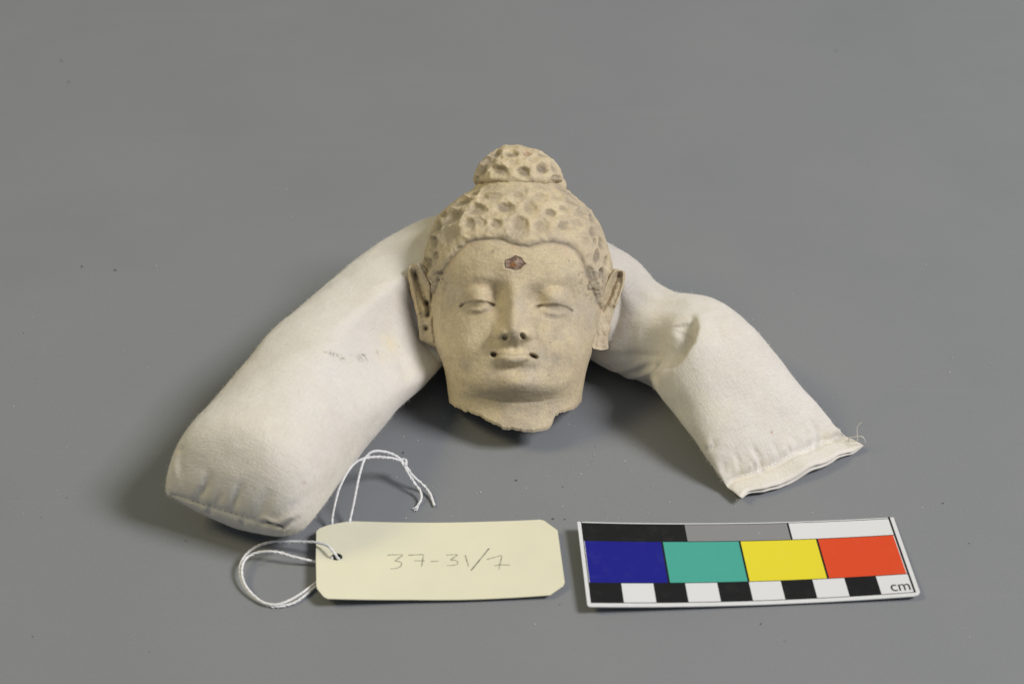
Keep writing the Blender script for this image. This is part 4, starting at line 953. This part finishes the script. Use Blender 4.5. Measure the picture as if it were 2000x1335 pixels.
# ------------------------------------------------------------------ paper tag with string
def build_tag():
    root = bpy.data.objects.new('paper_tag', None); COL.objects.link(root)
    tag(root, 'pale yellow paper tag marked 37-31/7 in pencil, with looped white string', 'tag')
    sh = Sheet(-2.30, -11.30, 0.060, 7.75, 3.47, (0.36, 0.20, 0.22, 0.46), 0.17)
    ypap, nt, b = new_mat('manila_paper'); co = objco(nt)
    c = ramp(nt, noise(nt, co, 55, 4, .6), [(.3, (0.655, 0.635, 0.485)), (.7, (0.68, 0.66, 0.505))]); c = mix(nt, mth(nt, 'MULTIPLY', ramp(nt, noise(nt, co, 1300, 4, .7), BW(.45, .75)), .10), c, (.60, .55, .36))
    nt.links.new(c, b.inputs['Base Color']); b.inputs['Roughness'].default_value = .7; b.inputs['Specular IOR Level'].default_value = .25; bump(nt, b, noise(nt, co, 900, 4), .2, .00015)
    outl = [sh.inv(*p) for p in ((618, 1037), (624, 1031), (640, 1025), (660, 1021), (683, 1017), (720, 1018), (850, 1020), (950, 1018), (1055, 1014), (1063, 1016), (1089, 1035), (1096, 1085), (1103, 1136), (1100, 1143), (1074, 1161), (1000, 1166), (900, 1170), (800, 1170), (640, 1168), (632, 1164), (619, 1148), (618, 1142), (617, 1090))]
    ha, hb = sh.inv(657.5, 1086.5)
    hole = [(ha + 0.185 * math.cos(k / 24 * 2 * math.pi), hb + 0.165 * math.sin(k / 24 * 2 * math.pi)) for k in range(24)]
    card = sheet_poly('tag_card', sh, outl, [hole], 0.03, 0, ypap, root, step=.2, edgeseg=.1)
    pen, nt, b = new_mat('pencil_graphite'); co = objco(nt)
    nt.links.new(ramp(nt, noise(nt, co, 1400, 3, .7), [(.35, (0.16, 0.155, 0.13)), (.62, (0.52, 0.49, 0.36))]), b.inputs['Base Color']); b.inputs['Roughness'].default_value = .5
    Z5 = lambda x, y: sh.inv(440 + x * .34, 860 + y * .34)
    st = [[(930, 660), (950, 655), (985, 655), (1018, 656), (1000, 672), (975, 690), (990, 692), (1010, 700), (1012, 715), (995, 728), (965, 735), (950, 733)],
          [(1085, 690), (1110, 689), (1145, 690)], [(1052, 657), (1080, 656), (1118, 654), (1138, 655), (1136, 672), (1131, 700), (1128, 722)],
          [(1178, 694), (1200, 692), (1224, 691)],
          [(1270, 657), (1300, 655), (1333, 656), (1312, 672), (1295, 685), (1320, 686), (1336, 697), (1330, 710), (1300, 716), (1274, 717)],
          [(1378, 656), (1385, 680), (1395, 712), (1395, 722)], [(1516, 618), (1470, 675), (1412, 745)],
          [(1503, 682), (1530, 674), (1560, 666), (1588, 660), (1585, 680), (1577, 710), (1573, 738)], [(1545, 718), (1575, 713), (1605, 713), (1636, 714)]]
    thin = [[Z5(*p) for p in s] for i, s in enumerate(st) if i not in (6, 8)]; dark = [[Z5(*p) for p in s] for i, s in enumerate(st) if i in (6,)]
    wr = ribbon('pencil_number', sh, thin + [[Z5(*p) for p in st[8]]], 0.036, .006, pen, root)
    pend, nt, b = new_mat('pencil_dark'); co = objco(nt); nt.links.new(ramp(nt, noise(nt, co, 1400, 3, .7), [(.35, (0.08, 0.078, 0.07)), (.68, (0.40, 0.38, 0.28))]), b.inputs['Base Color']); b.inputs['Roughness'].default_value = .5
    ribbon('pencil_slash', sh, dark, 0.040, .008, pend, root)
    # string
    cot = mat_plain('white_cotton_string', (0.80, 0.80, 0.80), .8, .10, 1200, .2, .5)
    def S3(l): return np.array([at(*p) for p in l])
    r = 0.040
    A = S3([(664, 1094, .25), (659, 1088, .42), (652, 1078, .60), (643, 1068, .62), (630, 1061, .58), (612, 1058, .52), (590, 1057, .45), (560, 1056.5, .40), (535, 1057, .38), (508, 1064, .36), (486, 1077, .33), (473, 1094, .30), (468.5, 1114, .26), (473, 1137, .20), (486, 1157, .14), (506, 1173, .09), (530, 1183, .06), (555, 1182, .06), (577, 1175, .08), (597, 1161, .10), (614, 1147, .10), (630, 1135, .10), (645, 1110, .10), (650, 1060, .14), (649, 1028, .2), (649, 1010, .35), (654, 985, .7), (662, 955, 1.05), (677, 924, 1.35), (693, 904, 1.5), (708, 896, 1.5), (728, 892, 1.4), (750, 893, 1.2), (775, 897, .95), (786, 903, .8)])
    B = S3([(652, 1096, .12), (648, 1094, .10), (640, 1098, .12), (618, 1097, .16), (600, 1093, .25), (575, 1087, .35), (548, 1079, .42), (520, 1076, .44), (497, 1080, .40), (480, 1091, .36), (473, 1108, .34), (474, 1128, .28), (482, 1147, .22), (499, 1165, .16), (520, 1178, .13), (545, 1179, .12), (568, 1170, .13), (590, 1157, .14), (608, 1144, .13), (625, 1132, .12), (655, 1110, .08), (672, 1070, .12), (680, 1035, .16), (685, 1008, .35), (692, 975, .75), (699, 940, 1.1), (706, 912, 1.35), (714, 893, 1.5), (727, 882, 1.6), (745, 881, 1.5), (765, 886, 1.2), (780, 894, .95), (788, 904, .8)])
    tube('string', A, r, cot, root, 520, 6, 3, .20, .012); tube('string', B, r, cot, root, 520, 6, 3, .20, .012)
    tube('string_end', S3([(787, 903, .8), (792, 913, .72), (800, 928, .55), (811, 944, .4), (820, 957, .28), (823, 968, .2), (821, 978, .12), (816, 986, .08)]), r, cot, root, 120, 6, 3, .20, .012)
    tube('string_end', S3([(790, 902, .8), (797, 915, .65), (806, 928, .5), (820, 941, .35), (832, 952, .22), (841, 965, .13), (846, 979, .08), (849, 988, .06)]), r, cot, root, 120, 6, 3, .20, .012)
    for k, l in enumerate(([(817, 984, .1), (811, 990, .08), (806, 993, .06)], [(817, 985, .08), (813, 992, .07), (809, 997, .05)], [(817, 986, .07), (816, 992, .06), (813, 997, .04)])): tube('frayed_strand', S3(l), .018, cot, root, 16, 5)
    k0 = at(789, 903, .8); an = np.linspace(0, 2 * math.pi, 14)[:-1]
    kn = []
    for i, q in enumerate(np.linspace(0, 4.2 * math.pi, 44)):
        kn.append(k0 + np.array([0.085 * math.cos(q), 0.10 * math.sin(q) , 0.07 * math.sin(q * .5 + .6)]))
    tube('knot', np.array(kn), .040, cot, root, 220, 6, 2, .2)
build_tag()

# ------------------------------------------------------------------ crumbs and dust on the paper
def build_dust():
    V = []; Fc = []; Vd = []; Fd = []
    tet = np.array([(1, 1, 1), (1, -1, -1), (-1, 1, -1), (-1, -1, 1)], float)
    dens = []
    for k in range(280):
        px = rng.uniform(20, 1980); py = rng.uniform(350, 1320)
        if rng.rand() < .5: px = rng.normal(1050, 260); py = rng.normal(900, 110)
        p = at(px, py, 0); s = 0.008 + 0.012 * rng.rand() ** 2
        q = tet @ np.linalg.qr(rng.normal(size=(3, 3)))[0] * s + p; q[:, 2] += s
        T_, G_ = (V, Fc) if rng.rand() < .86 else (Vd, Fd)
        n = len(T_); T_ += list(q); G_ += [(n, n + 1, n + 2), (n, n + 3, n + 1), (n, n + 2, n + 3), (n + 1, n + 3, n + 2)]
    for px, py, s in ((788, 884, .03), (1008, 938, .03), (1080, 1013, .03), (1103, 1014, .022), (1093, 1180, .018), (1633, 100, .03), (225, 528, .04), (160, 521, .03), (120, 120, .035), (134, 161, .035)):
        p = at(px, py, 0); q = tet @ np.linalg.qr(rng.normal(size=(3, 3)))[0] * s + p; q[:, 2] = np.maximum(q[:, 2] + s * .4, .002); n = len(Vd); Vd += list(q); Fd += [(n, n + 1, n + 2), (n, n + 3, n + 1), (n, n + 2, n + 3), (n + 1, n + 3, n + 2)]
    tag(mesh_np('dust', V, Fc, mat_plain('pale_dust', (.62, .60, .55), .9), None, False), 'fine pale dust scattered over the grey paper', 'dust', kind='stuff')
    tag(mesh_np('crumbs', Vd, Fd, mat_plain('dark_crumb', (.09, .075, .06), .9), None, False), 'tiny dark clay crumbs scattered over the grey paper', 'crumbs', kind='stuff')
build_dust()
